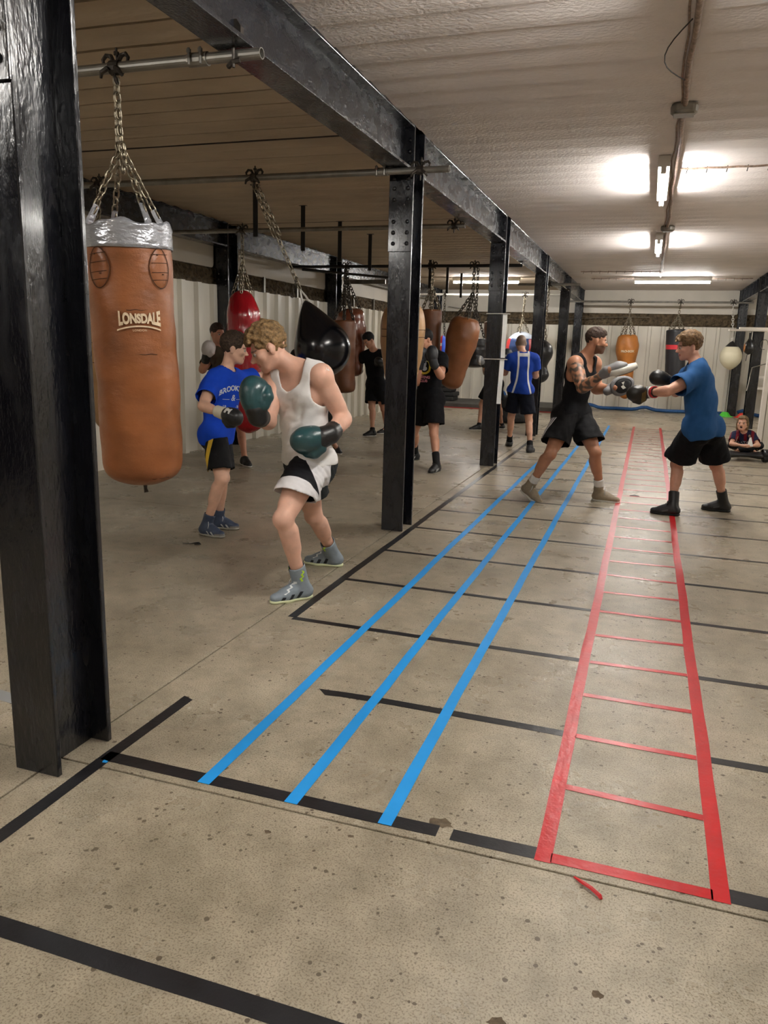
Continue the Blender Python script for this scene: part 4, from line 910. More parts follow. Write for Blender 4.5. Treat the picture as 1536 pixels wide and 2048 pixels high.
class Person:
    """joints in world metres: P pelvis, N neck base, H head centre, s/e/w shoulder elbow wrist, h/k/a hip knee ankle; l and r are the person's own left and right"""
    def __init__(s, J, scale, face, res, skin, label, toe_l, toe_r, m=1.0, head_up=None, hs=1.0, face_paint=True, group=None, fat=1.0, stubble=None, tattoo=False, mouth_open=False, eyes=True, fingers=False, hands=False, pitch=None):
        s.J = {k: V3(v) for k, v in J.items()}; s.s = scale; s.res = res; s.org = V3((s.J['P'][0], s.J['P'][1], 0.0)); J = s.J; S = scale
        s.up = unit(J['N'] - J['P'])
        def frame(l, r):
            L_ = l - r; L_ = unit(L_ - s.up * (L_ @ s.up)); return L_, unit(np.cross(L_, s.up))
        s.L, s.F = frame(J['sl'], J['sr']); s.hL, s.hF = frame(J['hl'], J['hr'])
        s.face = unit(face); hu = V3(head_up) if head_up is not None else np.array([0, 0, 1.0]); s.hu = unit(hu - s.face * (hu @ s.face)); s.hx = unit(np.cross(s.face, s.hu))   # +x = own right
        s.hax = np.array([s.hx, s.face, s.hu]); s.hs = hs * S
        s.pitch = pitch or {}; s.toe = {'l': unit((toe_l[0], toe_l[1], 0)), 'r': unit((toe_r[0], toe_r[1], 0))}
        b = SDF(); P, N = J['P'], J['N']; up = s.up; F = s.F; L_ = s.L; C = P + (N - P) * .70; W = P + (N - P) * .36; f = fat
        b.add(cone(J['hl'], J['hr'], .105 * S * f, .105 * S * f, (s.hF, .92)), .03)
        b.add(cone(P, W, .125 * S * f, .118 * S * f, (F, .76)), .05); b.add(cone(W, C, .118 * S * f, .128 * S * f, (F, .74)), .05)
        b.add(cone(C + L_ * .06 * S, C - L_ * .06 * S, .118 * S, .118 * S, (F, .82)), .05)
        b.add(cone(N - up * .07 * S + L_ * .10 * S, N - up * .07 * S - L_ * .10 * S, .082 * S, .082 * S, (F, .85)), .05)
        for q in (1, -1):
            b.add(ell(C + L_ * .07 * S * q + F * .065 * S, [L_, F, up], (.078 * S, .045 * S, .06 * S)), .03)
        for h in ('hl', 'hr'): b.add(cone(J[h] - s.hF * .045 * S, J[h] - s.hF * .03 * S - up * .05 * S, .088 * S * f, .08 * S * f), .04)
        hc = J['H']; hd = lambda x, y, z: hc + (s.hx * x + s.face * y + s.hu * z) * s.hs
        b.add(cone(N - up * .03 * S, hd(0, -.022, -.055), .060 * S * m ** .5, .054 * S * m ** .5), .04)
        for k in 'lr':
            sh, e, w = J['s' + k], J['e' + k], J['w' + k]
            b.add(cone(N - up * .01 * S, sh + up * .005, .045 * S, .045 * S * m), .05); b.add(ell(sh, [L_, F, up], (.064 * S * m, .062 * S * m, .068 * S * m)), .03)
            b.add(cone(sh, e, .054 * S * m, .042 * S * m), .03); mid = sh * .5 + e * .5
            fd = unit(w - e); fd = fd - unit(e - sh) * (fd @ unit(e - sh)); b.add(cone(sh * .65 + e * .35 + fd * .012, sh * .3 + e * .7 + fd * .008, .050 * S * m, .044 * S * m), .03)
            b.add(cone(e, w, .042 * S * m, .030 * S * m), .02); b.add(cone(e * .85 + w * .15, e * .6 + w * .4, .046 * S * m, .042 * S * m), .03)
            b.add(cone(w, w + unit(w - e) * (.07 if hands else .01) * S, .032 * S, (.038 if hands else .024) * S, (s.F, .85)), .02)
            if fingers:
                fd_ = unit(w - e); up_ = unit(np.array([0, 0, 1.]) - fd_ * fd_[2]); sd_ = np.cross(fd_, up_)
                for q_ in range(4):
                    o_ = w + fd_ * .085 * S + up_ * (.022 - .015 * q_) * S; b.add(cone(o_, o_ + fd_ * .035 * S, .0095 * S, .009 * S), .004); b.add(cone(o_ + fd_ * .035 * S, o_ + fd_ * .045 * S + s.F * .0 - sd_ * (.03 if k == 'l' else -.03) * S, .009 * S, .008 * S), .004)
                b.add(cone(w + fd_ * .04 * S + up_ * .02, w + fd_ * .085 * S + up_ * .045 * S, .012 * S, .0095 * S), .006)
            hp, kn, an = J['h' + k], J['k' + k], J['a' + k]; td = unit(kn - hp); sd = unit(an - kn)
            fr = unit(s.hF - td * (s.hF @ td)); bk = s.toe[k]; bk = unit(bk - sd * (bk @ sd))
            b.add(cone(hp, kn, .092 * S * f, .056 * S * f ** .5), .04); b.add(cone(hp * .6 + kn * .4 + fr * .018, hp * .25 + kn * .75 + fr * .012, .078 * S * f, .058 * S), .03)
            b.add(ell(kn + bk * .008, [np.cross(bk, -sd), bk, -sd], (.052 * S, .055 * S, .06 * S)), .02)
            b.add(cone(kn, an, .050 * S, .036 * S), .02); b.add(cone(kn * .8 + an * .2 - bk * .018 * S, kn * .55 + an * .45 - bk * .012 * S, .050 * S * m ** .5, .045 * S), .03)
            _, ff, _, fz = s.foot_frame(k); b.add(cone(an, an - fz * .06 * S + ff * .10 * S, .032 * S, .018 * S), .02)
        # head
        q = s.hs; A = s.hax
        E_ = lambda x, y, z, a, c, d: ell(hd(x, y, z), A, (a * q, c * q, d * q))
        b.add(E_(0, -.012, .034, .0765, .096, .086), .03); b.add(E_(0, .030, -.028, .062, .062, .078), .03)
        b.add(cone(hd(0, .045, -.075), hd(0, .066, -.088), .036 * q, .026 * q), .02)
        for x in (1, -1):
            b.add(cone(hd(.052 * x, -.002, -.045), hd(.028 * x, .052, -.084), .022 * q, .018 * q), .02); b.add(E_(.045 * x, .058, -.018, .024, .026, .02), .02)
        b.add(E_(0, .078, .022, .050, .018, .012), .015); b.add(cone(hd(0, .088, .004), hd(0, .110, -.026), .009 * q, .0125 * q), .008); b.add(E_(0, .1, -.030, .018, .012, .009), .006)
        b.add(E_(0, .0865, -.054, .024, .012, .007), .006); b.add(E_(0, .084, -.066, .021, .012, .008), .006)
        for x in (1, -1):
            b.sub(E_(.032 * x, .094, .0, .016, .014, .011), .008)
            b.add(ell(hd(.079 * x, -.012, -.008), np.array([unit(s.hx * x - s.face * .35), unit(s.face + s.hx * x * .35), s.hu]), (.009 * q, .021 * q, .033 * q)), .005)
        if mouth_open: b.sub(E_(0, .092, -.062, .016, .02, .014), .004)
        vert, Fc = b.mesh(res, 1); s.sdf = b
        lp = ((vert - hc) @ A.T) / q
        d = lambda *cs: np.min(cs, 0)
        lips = d(.024 - np.abs(lp[:, 0]), .0105 - np.abs(lp[:, 2] + .060), lp[:, 1] - .07) * 1.0
        brow = d(.020 - np.abs(np.abs(lp[:, 0]) - .033), .0048 - np.abs(lp[:, 2] - .0225 + .12 * np.maximum(np.abs(lp[:, 0]) - .03, 0)), lp[:, 1] - .05)
        if mouth_open: lips = d(.017 - np.abs(lp[:, 0]), .015 - np.abs(lp[:, 2] + .062), lp[:, 1] - .06)
        pn = [('lips', lips), ('brow', brow)]; key, col = skin
        pt = [('lips', tuple(c * f_ for c, f_ in zip(col, (.72, .42, .42)))), ('brow', tuple(c * .28 for c in col))]
        if mouth_open: pt[0] = ('lips', (.05, .012, .012))
        if stubble:
            scol, reg = stubble; pn.append(('stub', reg(lp))); pt.insert(0, ('stub', scol))
        if tattoo:
            nz = wave_noise(4, .05, 9)(vert.astype(np.float32)); sh, e, w = J['sr'], J['er'], J['wr']
            a1 = np.clip(((vert - sh) @ (e - sh)) / ((e - sh) @ (e - sh)), 0, 1); d1 = np.linalg.norm(vert - sh - a1[:, None] * (e - sh), axis=1)
            a2 = np.clip(((vert - e) @ (w - e)) / ((w - e) @ (w - e)), 0, 1); d2 = np.linalg.norm(vert - e - a2[:, None] * (w - e), axis=1)
            on = np.minimum(np.minimum(d1, d2) < .075, True); pn.append(('tat', np.where(on, nz * .004 + .0002, -1))); pt.append(('tat', srgb(92, 80, 70)))
        s.body = np_obj('person', vert, Fc, skin_mat(key, col, tuple(pt)), None, s.org, pn)
        tag(s.body, label, 'person', group)
        if eyes:
            mw = M('eye_white', srgb(190, 178, 168), 0.3); md = M('eye_iris', srgb(44, 34, 28), 0.2)
            for x in (1, -1):
                c = hd(.0325 * x, .0795, .001) - s.org
                e = MB().lathe([(max(.0005, .0125 * q * math.sin(math.pi * i / 8)), .0125 * q * math.cos(math.pi * i / 8)) for i in range(9)], 12, axis_o=c).build('eye', mw, s.body, smooth=True)
                MB().lathe([(max(.0004, .0075 * q * math.sin(math.pi * i / 6)), .003 * q * math.cos(math.pi * i / 6)) for i in range(7)], 10, axis_o=V3(c) + s.face * .0112 * q,
                           mat=Matrix([[a_ for a_ in r_] for r_ in np.stack([s.hx, s.hu, s.face], 1)])).build('iris', md, e, smooth=True)
    # ---- local helpers
    def hd(s, x, y, z): return s.J['H'] + (s.hx * x + s.face * y + s.hu * z) * s.hs
    def part(s, name, sdf, res, mat, paint=(), caps=False, solid=0.0, label=None, smooth=1):
        s.last = sdf; v, F = sdf.mesh(res, smooth, caps); pn = [(nm, fn(v)) for nm, fn in paint]; o = np_obj(name, v, F, mat, s.body, s.org, pn, solid=solid)
        if label: o['label'] = label
        return o
    def tors(s, v):   # torso coordinates: left, forward, up from pelvis
        d = v - s.J['P']; return d @ s.L, d @ s.F, d @ s.up
    def project(s, name, v2, faces, origin, ax, ay, dirn, mat, parent, sdf=None, off=.0035):
        sdf = sdf or s.last; p = (V3(origin) + np.outer(v2[:, 0], unit(ax)) + np.outer(v2[:, 1], unit(ay)) - unit(dirn) * .35).astype(np.float32); d_ = unit(dirn).astype(np.float32)
        t = np.zeros(len(p), np.float32)
        for _ in range(60): t = t + np.clip(sdf.ev(p + t[:, None] * d_, cuts=False) - off, -.02, .05) * .7
        w = p + np.minimum(t, .6)[:, None] * d_ - s.org
        return MB().add(w, faces).build(name, mat, parent)
    def hair(s, mat, top=.018, side=.008, back=.012, amp=.004, lam=.03, fringe=0.0, front=.06, low=-.045, res=None, seed=1, length=0.0, label=None, hl=.062):
        q = s.hs; A = s.hax; h = SDF()
        h.add(ell(s.hd(0, -.014, .036 + top * .45), A, ((.0765 + side) * q, (.096 + back) * q, (.086 + top * .6) * q)), .01)
        if top > .012: h.add(ell(s.hd(0, .02, .075), A, ((.06 + side * .6) * q, .075 * q, (.04 + top) * q)), .02)
        if fringe:
            for x in (-.045, -.015, .02, .05): h.add(cone(s.hd(x, .07, .098), s.hd(x * 1.1, .1 + .25 * fringe, .075 - fringe), .022 * q, .012 * q), .012)
        if length:
            for x in (1, -1): h.add(cone(s.hd(.07 * x, -.02, .0), s.hd(.075 * x, -.02, -length), .03 * q, .02 * q), .02)
            h.add(cone(s.hd(0, -.085, .0), s.hd(0, -.085, -length), .045 * q, .04 * q), .03)
        Rq = np.array([s.hx, s.face, s.hu])
        h.sub(rbox(s.hd(0, front + .10, hl - .20), Rq, (.2 * q, .10 * q, .20 * q), .01), .008)
        if not length:
            h.sub(rbox(s.hd(0, .018 + .10, -.19), Rq, (.2 * q, .10 * q, .20 * q), .01), .006); h.sub(rbox(s.hd(0, -.06, low - .2), Rq, (.3 * q, .3 * q, .2 * q), .01), .006)
            for x in (1, -1): h.sub(ell(s.hd(.085 * x, -.010, -.012), A, (.03 * q, .028 * q, .036 * q)), .004)
        else: h.sub(rbox(s.hd(0, .018 + .12, -.16), Rq, (.062 * q, .12 * q, .24 * q), .01), .006)
        if amp: nz = wave_noise(seed, lam * q, 9); h.noise = lambda p: nz(p) * np.float32(amp * q)
        return s.part('hair', h, res or s.res, mat, label=label)
    def torso_cloth(s, g, f=1.0, drape=0.0, box=0.0):
        S = s.s; J = s.J; P, N = J['P'], J['N']; up, F, L_ = s.up, s.F, s.L; C = P + (N - P) * .70; W = P + (N - P) * .36; h = SDF()
        h.add(cone(J['hl'] + up * .02, J['hr'] + up * .02, (.106 + g + drape * .8) * S * f, (.106 + g + drape * .8) * S * f, (s.hF, .92)), .05)
        h.add(cone(P - up * .02, W, (.128 + g + drape) * S * f, (.12 + box + g + drape * .6) * S * f, (F, .80)), .05); h.add(cone(W, C, (.12 + box + g + drape * .6) * S * f, (.13 + box * .4 + g) * S * f, (F, .77)), .05)
        h.add(cone(C + L_ * .06 * S, C - L_ * .06 * S, (.12 + g) * S, (.12 + g) * S, (F, .84)), .05); h.add(cone(N - up * .07 * S + L_ * .10 * S, N - up * .07 * S - L_ * .10 * S, (.084 + g) * S, (.084 + g) * S, (F, .87)), .05)
        for q in (1, -1): h.add(ell(C + L_ * .07 * S * q + F * .065 * S, [L_, F, up], ((.08 + g) * S, (.047 + g) * S, (.062 + g) * S)), .03)
        for hp in ('hl', 'hr'): h.add(cone(J[hp] - s.hF * .045 * S, J[hp] - s.hF * .03 * S - up * .05 * S, (.092 + g + drape * .35) * S * f, (.086 + g + drape * .5) * S * f), .04)
        for k in 'lr': h.add(cone(N - up * .01 * S, J['s' + k] + up * .005, (.046 + g) * S, (.05 + g) * S), .05)
        return h
    def folds(s, h, amp, seed, lam=.13):
        ex = getattr(s, 'extra', []); s.extra = []
        n1 = wave_noise(seed, lam, 7); n2 = wave_noise(seed + 1, lam * .45, 6); 
        def nf(p):
            o = (n1(p) * .7 + n2(p) * .3) * np.float32(amp)
            for (dr, lm, am, ce, ra) in ex:
                q = p - V3(ce).astype(np.float32); w = np.exp(-(q * q).sum(-1) / (ra * ra)); o = o + w * np.float32(am) * np.sin((q @ unit(dr).astype(np.float32)) * np.float32(6.283 / lm) + n1(p) * 1.6)
            return o
        h.noise = nf
    def tee(s, mat, g=.012, sleeve=.62, hem=-.06, paint=(), seed=3, amp=.006, drape=.012, neck=.075, f=1.0, name='t_shirt', m=1.0, flare=.018, hem_n=None, label=None, box=.012):
        S = s.s; J = s.J; h = s.torso_cloth(g, f, drape, box); cuts = []
        for k in 'lr':
            sh, e = J['s' + k], J['e' + k]; end = sh + (e - sh) * sleeve; d = unit(e - sh)
            h.add(inter(cone(sh, end + d * .02, (.068 + g) * S * m, (.056 + g + flare) * S * m), half(end + d * .016, -d)), .025); cuts.append((end, d, (.056 + g + flare + .03) * S * m))
        for c_ in cuts: h.cut(limb_cut(*c_))
        nk = J['N']; h.cut(ell(nk + s.F * .02 * S + s.up * .035 * S, [s.L, s.F, s.up], (neck * S, neck * S, .075 * S)))
        h.cut(half(J['P'] + s.up * hem * S, -s.up if hem_n is None else hem_n)); s.folds(h, amp, seed)
        return s.part(name, h, s.res, mat, paint, caps=True, solid=.002, label=label)
    def vest(s, mat, g=.010, hem=-.07, paint=(), seed=3, amp=.005, drape=.008, f=1.0, deep=.17, width=.115, arm=.10, label=None):
        S = s.s; J = s.J; h = s.torso_cloth(g, f, drape); C = J['P'] + (J['N'] - J['P']) * .7
        for k in 'lr':
            sh = J['s' + k]; q = 1 if k == 'l' else -1
            h.cut(ell(sh + s.L * q * .012 * S - s.up * .055 * S, [s.L, s.F, s.up], (.058 * S, .16 * S, arm * 1.25 * S)))
        nk = J['N']; h.cut(ell(nk + s.F * .10 * S + s.up * .02 * S, [s.L, s.F, s.up], (width * .72 * S, .13 * S, deep * S))); h.cut(ell(nk - s.F * .06 * S + s.up * .05 * S, [s.L, s.F, s.up], (width * .62 * S, .1 * S, .1 * S)))
        h.cut(half(J['P'] + s.up * hem * S, -s.up)); s.folds(h, amp, seed)
        return s.part('vest', h, s.res, mat, paint, caps=True, solid=.002, label=label)
    def shorts(s, mat, length=.62, g=.02, flare=.03, paint=(), seed=5, amp=.006, waist=.05, name='shorts', label=None, f=1.0):
        S = s.s; J = s.J; h = SDF(); up = s.up; P = J['P']; cuts = []
        h.add(cone(J['hl'], J['hr'], (.110 + g) * S * f, (.110 + g) * S * f, (s.hF, .94)), .03); h.add(cone(P, P + up * .1 * S, (.128 + g) * S * f, (.124 + g) * S * f, (s.F, .8)), .04)
        for hp in ('hl', 'hr'): h.add(cone(J[hp] - s.hF * .045 * S, J[hp] - s.hF * .03 * S - up * .05 * S, (.09 + g) * S * f, (.084 + g) * S * f), .04)
        for k in 'lr':
            hp, kn = J['h' + k], J['k' + k]; d = unit(kn - hp); end = hp + (kn - hp) * length; dh = unit(d * .6 + np.array([0, 0, -.4]))
            h.add(inter(cone(hp, end + d * .02, (.096 + g) * S * f, (.080 + g + flare) * S * f), half(end + d * .03, -dh)), .02); cuts.append((end, dh, (.080 + g + flare + .06) * S * f))
        for c_ in cuts: h.cut(limb_cut(*c_))
        h.cut(half(P + up * waist * S, up)); s.folds(h, amp, seed, .10)
        return s.part(name, h, s.res, mat, paint, caps=True, solid=.002, label=label)
    def foot_frame(s, k, pitch=0.0):
        pitch = s.pitch.get(k, pitch); an = s.J['a' + k]; fw = s.toe[k]; z = np.array([0, 0, 1.0]); sd = unit(np.cross(fw, z)); c, q = math.cos(pitch), math.sin(pitch)
        return an, unit(fw * c - z * q), sd, unit(z * c + fw * q)
    def shoe(s, k, mat, sole, height=.10, paint=(), pitch=0.0, res=None, drop=None, name='shoe', laces=None, label=None, bulk=1.0):
        S = s.s * 1.0; an, fw, sd, z = s.foot_frame(k, pitch); dz = .10 * S if drop is None else drop; o = an - z * dz
        pt = lambda u, w, v: o + (fw * u + sd * w + z * v) * S
        h = SDF(); b = bulk
        h.add(cone(pt(-.035, 0, .045), pt(.10, .004, .036), .041 * S * b, .044 * S * b, (z, .85)), .02); h.add(cone(pt(.10, .004, .036), pt(.168, .0, .030), .044 * S * b, .034 * S * b, (z, .8)), .02)
        h.add(cone(pt(-.03, 0, .05), pt(.07, 0, .058), .040 * S * b, .034 * S * b), .02)
        kn = s.J['k' + k]; sh = unit(kn - an); topc = an + sh * max(0, (height - .10)) * S; h.add(inter(cone(pt(-.012, 0, .05), topc + sh * .02, .047 * S * b, .050 * S * b), half(topc + sh * .016, -sh)), .025); h.add(cone(pt(.0, 0, .085), pt(.10, 0, .042), .042 * S * b, .036 * S * b), .025); h.cut(limb_cut(topc, sh, .09 * S))
        bot = half(pt(0, 0, .010), -z); h.sub(bot, .004)
        loc = lambda v: (((v - o) @ fw) / S, ((v - o) @ sd) / S, ((v - o) @ z) / S)
        r = res or s.res * .8
        shoe_o = s.part(name, h, r, mat, [(nm, (lambda fn: (lambda v: fn(*loc(v))))(fn)) for nm, fn in paint], caps=True, solid=.0015, label=label)
        so = SDF(); so.add(inter(cone(pt(-.035, 0, .012), pt(.10, .004, .012), .043 * S * b, .047 * S * b), half(pt(0, 0, 0), z), half(pt(0, 0, .018), -z)), .012)
        so.add(inter(cone(pt(.10, .004, .012), pt(.170, 0, .012), .047 * S * b, .036 * S * b), half(pt(0, 0, 0), z), half(pt(0, 0, .018), -z)), .012)
        v, F = so.mesh(max(r, .006), 1); np_obj('sole', v, F, sole, shoe_o, s.org)
        if laces:
            mb = MB(); oo = V3(s.org)
            for i in range(6):
                u = .115 - .018 * i; vv = .062 + .010 * i + (.012 * max(0, i - 2)); mb.tube([pt(u, -.026, vv - .012) - oo, pt(u + .004, 0, vv + .006) - oo, pt(u - .01, .026, vv - .012) - oo], .0028 * S, 5)
            mb.tube([pt(.02, 0, .135) - oo, pt(.05, .03, .13) - oo, pt(.06, .04, .10) - oo, pt(.055, .045, .07) - oo], .0028 * S, 5).tube([pt(.02, 0, .135) - oo, pt(.04, -.03, .13) - oo, pt(.045, -.035, .10) - oo], .0028 * S, 5)
            mb.build('laces', laces, shoe_o, smooth=True)
        return shoe_o
    def sock(s, k, mat, height=.2, g=.004, name='sock'):
        an, kn = s.J['a' + k], s.J['k' + k]; d = unit(kn - an); S = s.s; top = an + d * (height - .1) * S
        h = SDF(); h.add(cone(an - d * .03, top + d * .03, (.039 + g) * S, (.044 + g) * S), .01); h.cut(half(top, d)); return s.part(name, h, s.res, mat, caps=True, solid=.0015)
    def glove(s, k, mat, back, fist_dir=None, cuff_mat=None, paint=(), size=1.0, label=None, cuff=.10, res=None):
        """boxing glove: padded fist, thumb, laced cuff; 'back' = direction the back of the hand faces"""
        S = s.s * size; w, e = s.J['w' + k], s.J['e' + k]; d = unit(fist_dir if fist_dir is not None else w - e); bk = V3(back); bk = unit(bk - d * (bk @ d)); sd = unit(np.cross(d, bk)) * (1 if k == 'r' else -1)   # thumb side
        pt = lambda u, v, t: w + (d * u + bk * v + sd * t) * S; h = SDF(); ax = np.array([d, bk, sd]); r = res or s.res
        h.add(ell(pt(.105, .012, 0), ax, (.088 * S, .066 * S, .064 * S)), .03); h.add(ell(pt(.125, -.012, .0), ax, (.064 * S, .066 * S, .062 * S)), .03); h.add(cone(pt(.02, 0, 0), pt(.06, .002, 0), .047 * S, .055 * S), .03)
        h.add(cone(pt(.045, -.02, .05), pt(.085, -.035, .062), .026 * S, .028 * S), .012); h.add(cone(pt(.085, -.035, .062), pt(.125, -.045, .05), .028 * S, .022 * S), .012)
        nz = wave_noise(11, .05, 5); h.noise = lambda p: nz(p) * np.float32(.0012)
        loc = lambda v: (((v - w) @ d) / S, ((v - w) @ bk) / S, ((v - w) @ sd) / S)
        g = s.part('boxing_glove', h, r, mat, [(nm, (lambda fn: (lambda v: fn(*loc(v))))(fn)) for nm, fn in paint], label=label)
        c = SDF(); fa = unit(w - e); c.add(cone(w + d * .03 * S, w - fa * .02 * S, .056 * S, .050 * S), .01); c.add(inter(cone(w - fa * .02 * S, w - fa * (cuff - .01) * S, .049 * S, .050 * S), half(w - fa * (cuff - .02) * S, fa)), .01)
        v, F = c.mesh(r, 1); cf = np_obj('cuff', v, F, cuff_mat or mat, g, s.org)
        return g, pt
def limb_cut(end, d, r):
    """thin disc just beyond a sleeve or leg end"""
    return inter(cone(end, V3(end) + d * .05, r, r), half(end, d), half(V3(end) + d * .06, -d))
M_SOLE_W = M('sole_white', srgb(225, 222, 214), .6); M_SOLE_B = M('sole_black', (.015, .015, .015), .7); M_SOLE_Y = M('sole_lime', srgb(226, 232, 190), .6); M_SOLE_G = M('sole_grey', srgb(170, 166, 156), .6)
M_LACE = M('lace_white', srgb(232, 232, 232), .8); M_LACE_B = M('lace_black', (.02, .02, .02), .8)
M_SOCKW = cloth_mat('sock_white', srgb(232, 230, 226)); M_SOCKB = cloth_mat('sock_black', (.012, .012, .013))
M_BLACKC = cloth_mat('black', (.0045, .0045, .006), .85); M_NAVY = cloth_mat('navy', (.005, .0065, .014), .85)
M_GBLK = M('glove_black', (.012, .012, .012), .38, bump=.002, bscale=40)
